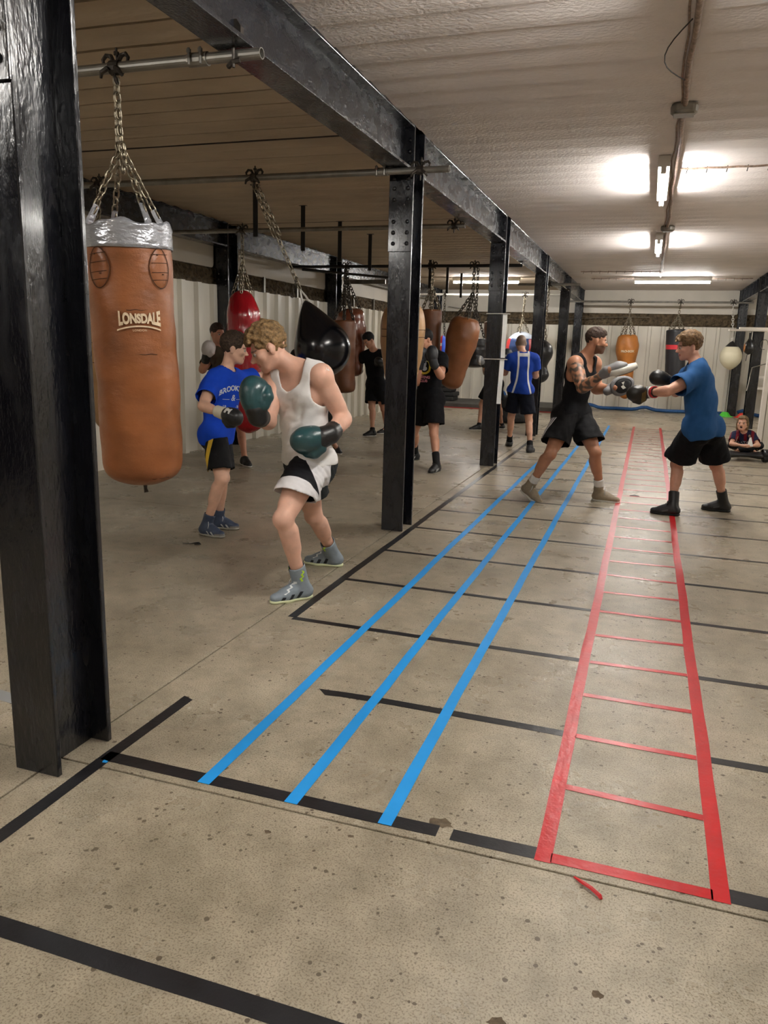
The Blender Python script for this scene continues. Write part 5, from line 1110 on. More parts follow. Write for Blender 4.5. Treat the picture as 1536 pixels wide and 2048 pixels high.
# ------------------------------------------------------------------ the people
PJ = {
    'A': {'P': (-1.93, 4.296, 0.847), 'N': (-1.962, 4.266, 1.365), 'H': (-2.126, 4.183, 1.468), 'sl': (-1.791, 4.193, 1.324), 'sr': (-2.139, 4.279, 1.293), 'el': (-1.699, 4.324, 1.07), 'wl': (-1.694, 4.075, 0.993), 'er': (-2.091, 4.111, 1.051), 'wr': (-2.036, 3.863, 1.104), 'hl': (-1.862, 4.227, 0.805), 'hr': (-1.985, 4.368, 0.79), 'kl': (-1.903, 3.923, 0.519), 'al': (-1.863, 4.079, 0.1), 'kr': (-1.982, 4.539, 0.406), 'ar': (-1.963, 4.819, 0.1)},
    'B': {'P': (-3.235, 5.48, 0.787), 'N': (-3.16, 5.483, 1.278), 'H': (-3.104, 5.514, 1.449), 'sr': (-3.213, 5.342, 1.171), 'sl': (-3.129, 5.633, 1.196), 'er': (-3.163, 5.132, 1.025), 'wr': (-2.949, 5.071, 0.984), 'el': (-3.043, 5.876, 1.233), 'wl': (-2.831, 5.818, 1.178), 'hr': (-3.218, 5.396, 0.769), 'hl': (-3.269, 5.559, 0.749), 'kr': (-3.077, 5.245, 0.456), 'ar': (-3.201, 5.215, 0.09), 'kl': (-3.139, 5.374, 0.444), 'al': (-3.234, 5.462, 0.09)},
    'C': {'P': (-5.004, 8.676, 0.913), 'N': (-5.055, 8.669, 1.422), 'H': (-5.07, 8.605, 1.596), 'sr': (-5.109, 8.509, 1.329), 'sl': (-5.023, 8.846, 1.356), 'er': (-5.084, 8.267, 1.165), 'wr': (-4.941, 8.128, 1.323), 'el': (-4.819, 8.706, 1.197), 'wl': (-4.808, 8.566, 1.41), 'hr': (-5.004, 8.577, 0.868), 'hl': (-5.001, 8.768, 0.859), 'kr': (-4.899, 8.361, 0.507), 'ar': (-4.863, 8.262, 0.09), 'kl': (-4.874, 8.812, 0.406), 'al': (-4.709, 8.595, 0.09)},
    'D': {'P': (-4.458, 12.805, 0.914), 'N': (-4.465, 12.71, 1.421), 'H': (-4.548, 12.678, 1.594), 'sr': (-4.631, 12.699, 1.333), 'sl': (-4.284, 12.712, 1.36), 'er': (-4.83, 12.869, 1.198), 'wr': (-4.855, 12.625, 1.133), 'el': (-4.154, 12.612, 1.115), 'wl': (-4.204, 12.384, 1.216), 'hr': (-4.53, 12.858, 0.84), 'hl': (-4.381, 12.748, 0.851), 'kr': (-4.46, 12.661, 0.467), 'ar': (-4.384, 12.499, 0.09), 'kl': (-4.288, 12.8, 0.441), 'al': (-4.308, 13.03, 0.09)},
    'E': {'P': (-2.646, 9.68, 0.908), 'N': (-2.645, 9.718, 1.442), 'H': (-2.703, 9.619, 1.595), 'sl': (-2.478, 9.643, 1.367), 'sr': (-2.811, 9.757, 1.33), 'el': (-2.427, 9.429, 1.163), 'wl': (-2.484, 9.235, 1.327), 'er': (-2.782, 9.623, 1.063), 'wr': (-2.744, 9.572, 1.316), 'hl': (-2.558, 9.632, 0.858), 'hr': (-2.72, 9.74, 0.844), 'kl': (-2.503, 9.494, 0.434), 'al': (-2.392, 9.255, 0.09), 'kr': (-2.849, 9.775, 0.405), 'ar': (-2.914, 10.079, 0.1)},
    'F': {'P': (-2.758, 14.748, 0.918), 'N': (-2.766, 14.73, 1.447), 'H': (-2.84, 14.714, 1.638), 'sl': (-2.804, 14.563, 1.355), 'sr': (-2.675, 14.884, 1.366), 'el': (-2.825, 14.402, 1.11), 'wl': (-2.884, 14.196, 1.246), 'er': (-2.654, 14.744, 1.109), 'wr': (-2.774, 14.581, 1.264), 'hl': (-2.785, 14.657, 0.864), 'hr': (-2.723, 14.835, 0.861), 'kl': (-2.96, 14.726, 0.477), 'al': (-2.963, 14.559, 0.09), 'kr': (-2.655, 14.803, 0.449), 'ar': (-2.615, 15.021, 0.09)},
    'G': {'P': (-1.822, 11.946, 0.94), 'N': (-1.806, 11.874, 1.447), 'H': (-1.858, 11.953, 1.608), 'sl': (-1.972, 11.817, 1.376), 'sr': (-1.638, 11.926, 1.386), 'el': (-2.078, 11.979, 1.155), 'wl': (-2.097, 12.16, 1.333), 'er': (-1.616, 12.059, 1.125), 'wr': (-1.81, 12.204, 1.205), 'hl': (-1.902, 11.992, 0.882), 'hr': (-1.731, 11.912, 0.893), 'kl': (-1.962, 12.088, 0.467), 'al': (-1.997, 12.291, 0.1), 'kr': (-1.654, 11.894, 0.453), 'ar': (-1.586, 11.693, 0.09)},
    'H': {'P': (-0.698, 8.142, 0.899), 'N': (-0.635, 8.127, 1.447), 'H': (-0.521, 8.113, 1.606), 'sr': (-0.693, 7.95, 1.383), 'sl': (-0.533, 8.282, 1.384), 'er': (-0.593, 7.759, 1.161), 'wr': (-0.399, 7.643, 1.304), 'el': (-0.503, 8.45, 1.127), 'wl': (-0.345, 8.235, 1.152), 'hr': (-0.751, 8.053, 0.852), 'hl': (-0.636, 8.224, 0.845), 'kr': (-0.852, 7.77, 0.502), 'ar': (-1.046, 7.911, 0.14), 'kl': (-0.436, 8.015, 0.516), 'al': (-0.362, 8.185, 0.1)},
    'I': {'P': (0.517, 7.747, 0.879), 'N': (0.417, 7.735, 1.422), 'H': (0.332, 7.8, 1.572), 'sl': (0.38, 7.575, 1.29), 'sr': (0.362, 7.904, 1.316), 'el': (0.183, 7.39, 1.183), 'wl': (0.021, 7.582, 1.153), 'er': (0.271, 8.117, 1.14), 'wr': (0.201, 7.902, 1.25), 'hl': (0.466, 7.668, 0.837), 'hr': (0.575, 7.821, 0.829), 'kl': (0.339, 7.872, 0.475), 'al': (0.332, 7.728, 0.1), 'kr': (0.697, 8.018, 0.473), 'ar': (0.816, 8.156, 0.1)},
    'K': {'P': (-4.492, 10.324, 0.636), 'N': (-4.603, 10.214, 1.11), 'H': (-4.732, 10.156, 1.301), 'sl': (-4.461, 10.122, 1.069), 'sr': (-4.746, 10.29, 1.054), 'el': (-4.452, 10.019, 0.81), 'wl': (-4.523, 9.839, 0.952), 'er': (-4.697, 10.219, 0.789), 'wr': (-4.688, 10.032, 0.938), 'hl': (-4.413, 10.287, 0.6), 'hr': (-4.553, 10.392, 0.586), 'kl': (-4.275, 9.971, 0.406), 'al': (-4.119, 10.19, 0.09), 'kr': (-4.428, 10.059, 0.389), 'ar': (-4.278, 9.845, 0.09)},
}

RGB = srgb
# --- man in white vest
A = Person(PJ['A'], 1.0, (-.86, -.50, -.52), .0075, ('fair', RGB(230, 182, 158)), 'young man in white vest ducking, dark green boxing gloves, grey boots', (-.18, -.24), (-.27, -.03), m=1.06, head_up=(-.45, -.2, .9), hs=1.06)
A.hair(hair_mat('blond', RGB(132, 106, 72)), top=.036, side=.010, back=.014, amp=.009, lam=.035, fringe=.03, front=.066, seed=4, res=.0055, low=-.04)
A.extra = [(A.up * .8 - A.L * .55, .075, .0075, A.J['P'] + A.up * .20 + A.F * .08, .17), (A.up * .5 - A.L * .8, .06, .003, A.J['P'] + A.up * .33 + A.F * .1 + A.L * .05, .10)]
A.vest(cloth_mat('white_vest', RGB(246, 244, 242), .8), g=.016, hem=-.05, amp=.006, drape=.012, deep=.15, width=.125, arm=.105, seed=8)
def a_blk(v):
    d = v - A.J['P']; return np.minimum((d @ A.hF) - .055 - .25 * (d @ A.up + .05), .20 - (v - A.J['hl']) @ unit(A.J['kl'] - A.J['hl']))
def a_gry(v): d = v - A.J['P']; return -(d @ A.hF) - .085
A.extra = [(unit(A.J['kl'] - A.J['hl']), .032, .0045, A.J['hl'] + A.hL * .1 - A.up * .05, .16)]
A.shorts(cloth_mat('white_shorts', RGB(242, 240, 242), .7, paint=(('p1', (.008, .008, .011)), ('p2', (.02, .024, .026)))), length=.60, g=.016, flare=.03, paint=(('p1', a_blk), ('p2', a_gry)), seed=9, amp=.009, waist=.06)
A_BOOT = M('boot_grey_blue', RGB(140, 152, 162), .55, var=.08, vscale=30, bump=.001, bscale=80, paint=(('st', (.012, .016, .024)), ('zw', RGB(236, 240, 240)), ('zy', RGB(190, 232, 40)), ('tb', (.01, .012, .016)), ('tl', RGB(200, 236, 120))))
def st3(u, w, v):
    r = np.full_like(u, -1.0)
    for i in range(3): c = .035 + .048 * i; r = np.maximum(r, np.minimum(.011 - np.abs(u - c + .55 * (v - .035)), np.minimum(v - .016 - .0 * i, .062 - .012 * i - v)))
    return np.minimum(r, np.abs(w) - .018)
tri = lambda x: np.abs((x % 1.0) - .5) * 2
def zw(u, w, v): c = .118 - 1.05 * (v - .055); return np.minimum(.006 - np.abs(u - c + .016 * (tri(v / .022) - .5)), np.minimum(np.minimum(v - .052, .125 - v), np.abs(w) - .012))
def zy(u, w, v): c = .030 - .12 * (v - .12); return np.minimum(.0065 - np.abs(u - c + .016 * (tri(v / .026) - .5)), np.minimum(np.minimum(v - .125, .195 - v), np.abs(w) - .012))
def tb(u, w, v): return np.minimum(np.minimum(.018 - np.abs(w), v - .185), np.minimum(u - .01, .23 - v))
for k in 'lr': A.shoe(k, A_BOOT, M_SOLE_Y, height=.225, paint=(('st', st3), ('zw', zw), ('zy', zy), ('tb', tb), ('tl', lambda u, w, v: np.min([.010 - np.abs(w) - .5 * (v - .197), v - .197, .217 - v, u - .01], 0))), res=.0055, laces=M_LACE, name='boot', label='grey boot with dark stripes and lime zigzag')
G_TEAL = M('glove_teal', RGB(36, 72, 76), .34, var=.1, vscale=20, bump=.0015, bscale=50, coat=.2)
A.glove('l', G_TEAL, (.2, -.75, .55), fist_dir=(-.93, -.30, -.22), cuff_mat=M_GBLK, size=1.14, label='dark green boxing glove with black cuff')
A.glove('r', G_TEAL, (-.55, -.8, 0), fist_dir=(-.16, .10, 1), cuff_mat=M_GBLK, size=1.14, label='dark green boxing glove with black cuff')
# --- boy in blue
B = Person(PJ['B'], .87, (.85, .49, -.16), .0075, ('fair2', RGB(230, 184, 158)), 'boy in royal blue printed T-shirt and black shorts with yellow stripe', (.32, -.06), (.24, .02), m=.92, head_up=(.2, .1, 1), hs=1.12)
B.toe = {'r': unit((.32, -.06, 0)), 'l': unit((.24, .02, 0))}
B.hair(hair_mat('dark_brown', RGB(66, 52, 42)), top=.026, side=.009, back=.012, amp=.004, lam=.03, fringe=.012, seed=5, res=.0055)
bt_ = B.tee(cloth_mat('royal_blue', RGB(24, 74, 204), .85), g=.016, sleeve=.62, hem=-.10, drape=.014, seed=12, amp=.007, flare=.022, box=.016)
sd_ = B.last; C_ = B.J['P'] + (B.J['N'] - B.J['P']) * .72; ink = M('ink_white', RGB(216, 222, 232), .8)
tv, tf = text2d('BROOKLYN', .055, offset=.002); tv[:, 1] += .018 - 2.2 * tv[:, 0] ** 2
B.project('shirt_lettering', tv, tf, C_ + B.up * .005, B.L, B.up, -B.F, ink, bt_, sd_)
for txt, sz, dx, dz in (('&', .07, 0.005, -.055), ('19', .03, -.075, -.125), ('- 86', .03, .06, -.125), ('--', .022, 0, -.165)):
    tv, tf = text2d(txt, sz, offset=.001); B.project('shirt_print', tv + np.array([dx, dz]), tf, C_, B.L, B.up, -B.F, ink, bt_, sd_)
for x0, x1 in ((-.10, -.035), (.04, .10)):
    n = 8; tv = np.array([(x0 + (x1 - x0) * i / n, -.068 + q * .004) for i in range(n + 1) for q in (0, 1)]); B.project('shirt_rule', tv, [(2 * i, 2 * i + 2, 2 * i + 3, 2 * i + 1) for i in range(n)], C_, B.L, B.up, -B.F, ink, bt_, sd_)
def b_st(v): d = v - B.J['hr']; return np.minimum(.018 - np.abs(d @ B.hF - .0), -(d @ B.hL) - .01)
B.shorts(cloth_mat('black_shorts_y', (.005, .005, .006), .75, paint=(('p1', RGB(236, 196, 70)),)), length=.80, g=.010, flare=.022, paint=(('p1', b_st),), seed=13, amp=.005, waist=.06)
B_BOOT = M('boot_navy', RGB(62, 74, 98), .5, var=.12, vscale=30, bump=.001, bscale=60, paint=(('st', RGB(205, 208, 210)), ('toe', RGB(150, 146, 140))))
def st2(u, w, v):
    r = np.full_like(u, -1.0)
    for i in range(2): c = .06 + .05 * i; r = np.maximum(r, np.minimum(.009 - np.abs(u - c + .8 * (v - .03)), np.minimum(v - .016, .05 - v)))
    return np.minimum(r, np.abs(w) - .02)
for k in 'rl': B.shoe(k, B_BOOT, M_SOLE_G, height=.20, paint=(('st', st2), ('toe', lambda u, w, v: np.minimum(u - .13, .034 - v))), res=.006, laces=M_LACE, name='boot', label='navy boot with grey toe')
B_GLV = M('glove_black_white', (.014, .014, .015), .4, bump=.0015, bscale=50, paint=(('p1', RGB(228, 226, 220)),))
B.glove('r', B_GLV, (.0, -.75, .65), cuff_mat=M('glove_cream', RGB(226, 218, 198), .55), paint=(('p1', lambda u, v, t: np.minimum(.026 - np.abs(t + .002), np.minimum(.034 - np.abs(u - .095), np.minimum(v - .03, np.maximum(.012 - np.abs(t - .4 * (u - .09) + .012), np.abs(u - .10) - .012))))),), size=1.05, label='black boxing glove with white cuff')
B.glove('l', B_GLV, (.0, .75, .65), cuff_mat=M('glove_cream', RGB(226, 218, 198), .55), paint=(('p1', lambda u, v, t: .02 - np.abs(t) - (v < .03)),), size=1.05)
def generic_shoes(p, sole, mat=None, height=.10, paint=(), socks=None, sock_h=.17, pitch=None, laces=None):
    for k in 'lr':
        p.shoe(k, mat or M('shoe_black', (.014, .014, .015), .5, bump=.001, bscale=60), sole, height=height, paint=paint, pitch=(pitch or {}).get(k, 0), laces=laces, name='shoe')
        if socks: p.sock(k, socks, sock_h)
# --- boxer at the red bag
Cc = Person(PJ['C'], .98, (.93, -.45, -.1), .011, ('mid', RGB(206, 150, 122)), 'boxer in khaki T-shirt half hidden behind the boy, pale glove raised', (.2, -.17), (.2, -.1))
Cc.hair(hair_mat('brown', RGB(60, 46, 38)), top=.02, side=.006, back=.01, amp=.003, seed=6)
Cc.tee(cloth_mat('khaki', RGB(96, 84, 68)), seed=14); Cc.shorts(M_BLACKC, length=.7, seed=15); generic_shoes(Cc, M_SOLE_W)
M_GGREY = M('glove_pale', RGB(196, 188, 184), .45, bump=.0015, bscale=50)
Cc.glove('r', M_GGREY, (-.6, -.7, .2), fist_dir=(.35, -.1, 1), cuff_mat=M_GBLK, size=1.05); Cc.glove('l', M_GGREY, (.6, -.7, .2), cuff_mat=M_GBLK, size=1.0)
# --- man in black at the brown bags
D = Person(PJ['D'], .98, (-.50, -.66, -.5), .012, ('mid2', RGB(202, 150, 122)), 'dark haired man in black T-shirt and shorts punching a brown bag', (-.2, -.25), (-.2, -.3))
D.hair(hair_mat('black', RGB(26, 22, 22)), top=.03, side=.01, back=.012, amp=.004, fringe=0, front=.055, seed=7); D.tee(M_BLACKC, seed=16, sleeve=.5); D.shorts(M_BLACKC, length=.78, seed=17, flare=.03)
generic_shoes(D, M_SOLE_W, height=.11, socks=M_SOCKB, sock_h=.15); D.glove('l', M_GBLK, (.3, -.9, .2)); D.glove('r', M_GBLK, (-.3, -.9, .2))
# --- man in printed black T-shirt
E = Person(PJ['E'], 1.0, (-.6, -.62, -.2), .010, ('mid3', RGB(206, 152, 124)), 'man in printed black T-shirt guarding his face, right of the middle column', (-.06, -.38), (-.2, -.3), m=1.05)
E.hair(hair_mat('black', RGB(26, 22, 22)), top=.02, side=.006, back=.01, amp=.003, seed=8)
et = E.tee(M_BLACKC, seed=18, hem=-.10, drape=.02, sleeve=.66); sd_ = E.last; C_ = E.J['P'] + (E.J['N'] - E.J['P']) * .62
def annulus(r0_, r1_, n=40): v = [(r * math.cos(2 * math.pi * i / n), r * math.sin(2 * math.pi * i / n)) for i in range(n) for r in (r0_, r1_)]; return np.array(v), [(2 * i, 2 * i + 1, (2 * i + 3) % (2 * n), (2 * i + 2) % (2 * n)) for i in range(n)]
yel = M('ink_yellow', RGB(214, 190, 60), .8); pnk = M('ink_pink', RGB(214, 140, 160), .8)
pr = -E.F
tv, tf = annulus(.072, .098); E.project('shirt_ring', tv, tf, C_ + E.up * .02, E.L, E.up, pr, yel, et, sd_)
for (cx, cz, rr, sq) in ((0, .03, .030, 1.25), (0, -.025, .04, .7), (-.03, .085, .012, 2.2), (.03, .085, .012, 2.2)):
    tv, tf = annulus(0.001, rr, 18); tv = tv * np.array([1, sq]) + np.array([cx, cz + .02]); E.project('shirt_figure', tv, tf, C_, E.L, E.up, pr, ink, et, sd_)
tv, tf = text2d('BOXING', .045, offset=.002); E.project('shirt_lettering', tv + np.array([0, -.115]), tf, C_, E.L, E.up, pr, pnk, et, sd_)
tv, tf = text2d('CLUB', .045, offset=.002); E.project('shirt_lettering', tv + np.array([0, -.16]), tf, C_, E.L, E.up, pr, pnk, et, sd_)
E.shorts(M_BLACKC, length=.72, seed=19, flare=.035, g=.022)
E_SH = M('shoe_black_striped', (.014, .014, .015), .5, bump=.001, bscale=60, paint=(('st', RGB(226, 226, 226)),))
generic_shoes(E, M_SOLE_B, mat=E_SH, height=.13, paint=(('st', lambda u, w, v: np.minimum(np.max([.006 - np.abs(u - c + .6 * (v - .03)) for c in (.05, .075, .10)], 0), np.minimum(np.abs(w) - .02, .055 - v))),), socks=M_SOCKB, sock_h=.26)
M_GDK = M('glove_charcoal', RGB(44, 46, 50), .45, bump=.0015, bscale=50)
E.glove('l', M_GDK, (.3, -.9, .1), fist_dir=(-.15, .1, 1), size=1.05); E.glove('r', M_GDK, (-.3, -.9, .1), fist_dir=(.1, .1, 1), size=1.05)
# --- boxer behind the paper-strip column
Fp = Person(PJ['F'], .98, (-.9, -.3, -.1), .013, ('mid4', RGB(196, 146, 120)), 'boxer in black almost hidden behind the paper-strip column', (-.2, -.13), (-.2, -.13))
Fp.hair(hair_mat('black', RGB(26, 22, 22)), seed=9); Fp.tee(M_BLACKC, seed=20); Fp.shorts(M_BLACKC, length=.75, seed=21); generic_shoes(Fp, M_SOLE_W, socks=M_SOCKB, sock_h=.14)
M_GGW = M('glove_grey_white', RGB(110, 110, 112), .5, paint=(('p1', RGB(214, 212, 208)),))
for k in 'lr': Fp.glove(k, M_GGW, (-.2, -.9, .2), cuff_mat=M_GBLK, paint=(('p1', lambda u, v, t: .02 - np.abs(t + .3 * (u - .1))),))
# --- man in blue and white shirt, seen from behind
Gp = Person(PJ['G'], .98, (-.28, .95, -.12), .010, ('bald', RGB(206, 158, 132)), 'shaven-headed man in blue and white shirt and navy shorts, seen from behind', (-.3, .8), (.12, .9), eyes=False, pitch={'l': .25},
            stubble=(RGB(128, 108, 94), lambda lp: np.minimum(lp[:, 2] + .05 + .9 * np.maximum(lp[:, 1] - .02, 0) * 2.2, .085 - lp[:, 1]) * 1.0))
def g_st(v):
    x, y, z = Gp.tors(v); r = np.full(len(v), -1.0)
    for sgn in (1, -1): c = (.075 + .22 * np.maximum(.30 - z, 0) ** 2 * 2.0) * sgn; r = np.maximum(r, .013 - np.abs(x - c))
    col = np.minimum(.024 - np.abs(z - .512), .09 - np.abs(x)); return np.minimum(np.maximum(r, col), -y + .02)
Gp.tee(cloth_mat('blue_white', RGB(24, 62, 156), .7, paint=(('p1', RGB(222, 220, 216)),)), paint=(('p1', g_st),), seed=22, hem=-.06, g=.012, sleeve=.6, amp=.005, drape=.018)
Gp.shorts(M_NAVY, length=.76, seed=23, flare=.03, g=.010); generic_shoes(Gp, M_SOLE_B, mat=M('shoe_charcoal', RGB(52, 52, 54), .6), height=.11, socks=M_SOCKB, sock_h=.19, pitch={'l': .25})
Gp.glove('l', M('glove_striped', RGB(46, 46, 48), .5, paint=(('p1', RGB(200, 192, 180)),)), (-.8, -.5, .2), fist_dir=(.05, .2, 1), cuff_mat=M('wrap_beige', RGB(170, 158, 140), .7), paint=(('p1', lambda u, v, t: .014 - np.abs(u - .07)),)); Gp.glove('r', M_GBLK, (0, .9, .2))
# --- pad holder
Hp = Person(PJ['H'], 1.03, (.95, .30, -.08), .0085, ('tan', RGB(186, 132, 102)), 'bearded pad holder in black vest and shorts, tattooed arm, white socks', (.23, -.05), (.36, -.22), m=1.18, hs=1.0, tattoo=True, hands=True, pitch={'r': .42},
            stubble=(RGB(112, 80, 62), lambda lp: np.minimum(np.minimum(-.036 - lp[:, 2] - .1 * np.maximum(lp[:, 1] - .05, 0), lp[:, 1] + .012), .118 + lp[:, 2]) * 1.0))
Hp.hair(hair_mat('brown_fade', RGB(58, 43, 34)), top=.017, side=.001, back=.003, amp=.003, lam=.03, fringe=.0, front=.066, low=-.03, seed=10, res=.0065)
Hp.vest(M_BLACKC, hem=-.08, amp=.006, drape=.014, deep=.15, width=.12, arm=.11, seed=24, f=1.02)
def h_st(v):
    d = v - Hp.J['hr']; x = d @ Hp.hF; td = unit(Hp.J['kr'] - Hp.J['hr']); t = d @ td
    return np.minimum(np.max([.006 - np.abs(x - .0 - c) for c in (-.035, -.012, .011)], 0), np.minimum(t - .10, -(d @ Hp.hL) - .0))
Hp.shorts(cloth_mat('black_striped', (.005, .005, .006), .75, paint=(('p1', RGB(214, 214, 214)),)), length=.70, g=.022, flare=.038, paint=(('p1', h_st),), seed=25, amp=.008, waist=.06)
H_BT = M('boot_beige', RGB(152, 138, 116), .6, var=.15, vscale=40, bump=.0015, bscale=60)
Hp.shoe('l', H_BT, M_SOLE_W, height=.17, laces=M_LACE, name='boot', res=.0065); Hp.shoe('r', H_BT, M_SOLE_W, height=.17, laces=M_LACE, name='boot', res=.0065, pitch=.42, drop=.10)
for k in 'lr': Hp.sock(k, M_SOCKW, .245, .006)
# --- youth in teal shirt
Ip = Person(PJ['I'], .97, (-.94, -.24, -.16), .0085, ('fair3', RGB(212, 160, 136)), 'youth in teal blue T-shirt and black shorts punching the pads', (-.28, .04), (-.23, .02), m=1.02, hs=1.06, fat=1.04)
Ip.hair(hair_mat('light_brown', RGB(112, 86, 58)), top=.030, side=.016, back=.016, amp=.005, lam=.035, fringe=.035, front=.07, low=-.05, seed=11, res=.0065)
it = Ip.tee(cloth_mat('teal_blue', RGB(38, 84, 136), .85), g=.020, sleeve=.60, hem=-.13, drape=.016, seed=26, amp=.008, flare=.03, f=1.03, box=.022)
Ip.shorts(M_BLACKC, length=.84, g=.02, flare=.05, seed=27, amp=.007)
I_BT = M('boot_black', (.012, .012, .013), .45, bump=.0015, bscale=60, paint=(('st', RGB(70, 70, 72)),))
for k in 'lr': Ip.shoe(k, I_BT, M_SOLE_B, height=.235, laces=M_LACE_B, name='boot', res=.0065, paint=(('st', lambda u, w, v: np.minimum(np.minimum(.008 - np.abs(v - .045 + .3 * (u - .06)), .03 - np.abs(u - .06)), np.abs(w) - .02)),))
I_GL = M('glove_black_gold', (.014, .013, .011), .38, bump=.0015, bscale=50, paint=(('p1', RGB(104, 84, 40)),))
Ip.glove('l', I_GL, (.1, -.8, .6), fist_dir=(-.95, -.2, -.1), paint=(('p1', lambda u, v, t: np.minimum(.02 - np.abs(u - .055), .06 - np.abs(v))),), size=1.06,
         cuff_mat=M('cuff_flag', (.014, .013, .011), .5), label='black and gold glove with green white and red cuff')
w_, e_ = Ip.J['wl'], Ip.J['el']; fa = unit(w_ - e_)
for nm, c0, c1, colr in (('cuff_band_green', -.005, -.03, RGB(40, 120, 70)), ('cuff_band_white', -.03, -.055, RGB(228, 226, 220)), ('cuff_band_red', -.055, -.08, RGB(190, 44, 52))):
    MB().tube([w_ + fa * c0 - Ip.org, w_ + fa * c1 - Ip.org], [.0545, .0545], 18, caps=True).build(nm, M('band_' + nm[10:], colr, .6), Ip.body, smooth=False)
Ip.glove('r', M_GBLK, (-.3, -.8, .5), fist_dir=(-.9, -.3, .25), size=1.06)
# --- hidden boxer behind the man in the vest
Kp = Person(PJ['K'], .92, (-.5, .6, -.3), .014, ('mid5', RGB(196, 146, 120)), 'dark haired boxer in black crouching, hidden behind the man in white vest', (.2, -.2), (.2, -.2), eyes=False)
Kp.hair(hair_mat('black', RGB(26, 22, 22)), top=.022, side=.01, back=.012, seed=12); Kp.tee(M_BLACKC, seed=28); Kp.shorts(M_BLACKC, length=.9, seed=29); generic_shoes(Kp, M_SOLE_W)
for k in 'lr': Kp.glove(k, M_GBLK, (-.2, -.9, .2))
# --- seated child
JJ = {'P': (1.49, 12.78, .15), 'N': (1.425, 12.62, .40), 'H': (1.385, 12.55, .53), 'sl': (1.54, 12.60, .36), 'sr': (1.305, 12.64, .355), 'el': (1.62, 12.42, .24), 'wl': (1.50, 12.30, .235), 'er': (1.25, 12.44, .235), 'wr': (1.40, 12.32, .23),
      'hl': (1.55, 12.78, .13), 'hr': (1.43, 12.78, .13), 'kl': (1.66, 12.55, .22), 'kr': (1.27, 12.55, .21), 'al': (1.38, 12.47, .17), 'ar': (1.55, 12.45, .17)}
Jp = Person(JJ, .66, (-.25, -.93, .08), .0085, ('child', RGB(214, 164, 138)), 'child in navy and red football shirt sitting on a hoverboard by the wall', (-.7, -.5), (.7, -.5), m=.9, hs=1.36, mouth_open=True, fingers=True, hands=True)
Jp.hair(hair_mat('dark_blond', RGB(120, 98, 70)), top=.016, side=.012, back=.02, amp=.004, front=.06, seed=13, length=.09, res=.007)
jt = Jp.tee(cloth_mat('football', (.010, .012, .040), .7, paint=(('p1', RGB(110, 22, 34)),)), paint=(('p1', lambda v: np.minimum(np.sin(Jp.tors(v)[0] * 62) * .01 - .003, Jp.tors(v)[2] - .1)),), seed=30, sleeve=.72, hem=-.08); sd_ = Jp.last
C_ = Jp.J['P'] + (Jp.J['N'] - Jp.J['P']) * .62
tv, tf = text2d('QATAR', .07, offset=.003); Jp.project('shirt_lettering', tv, tf, C_ - Jp.up * .01, Jp.L, Jp.up, -Jp.F, ink, jt, sd_)
for dx in (-.085, .085):
    tv, tf = annulus(.001, .018, 12); Jp.project('shirt_badge', tv + np.array([dx, .10]), tf, C_, Jp.L, Jp.up, -Jp.F, M('badge', RGB(170, 150, 130), .7), jt, sd_)
def jeans(p, mat):
    h = SDF(); S = p.s; J = p.J; h.add(cone(J['hl'], J['hr'], .125 * S, .125 * S), .04)
    for k in 'lr': h.add(cone(J['h' + k], J['k' + k], .105 * S, .078 * S), .03); h.add(cone(J['k' + k], J['a' + k], .072 * S, .055 * S), .02)
    p.folds(h, .005, 33, .08); p.part('trousers', h, p.res, mat)
jeans(Jp, cloth_mat('dark_trousers', (.022, .022, .024)))
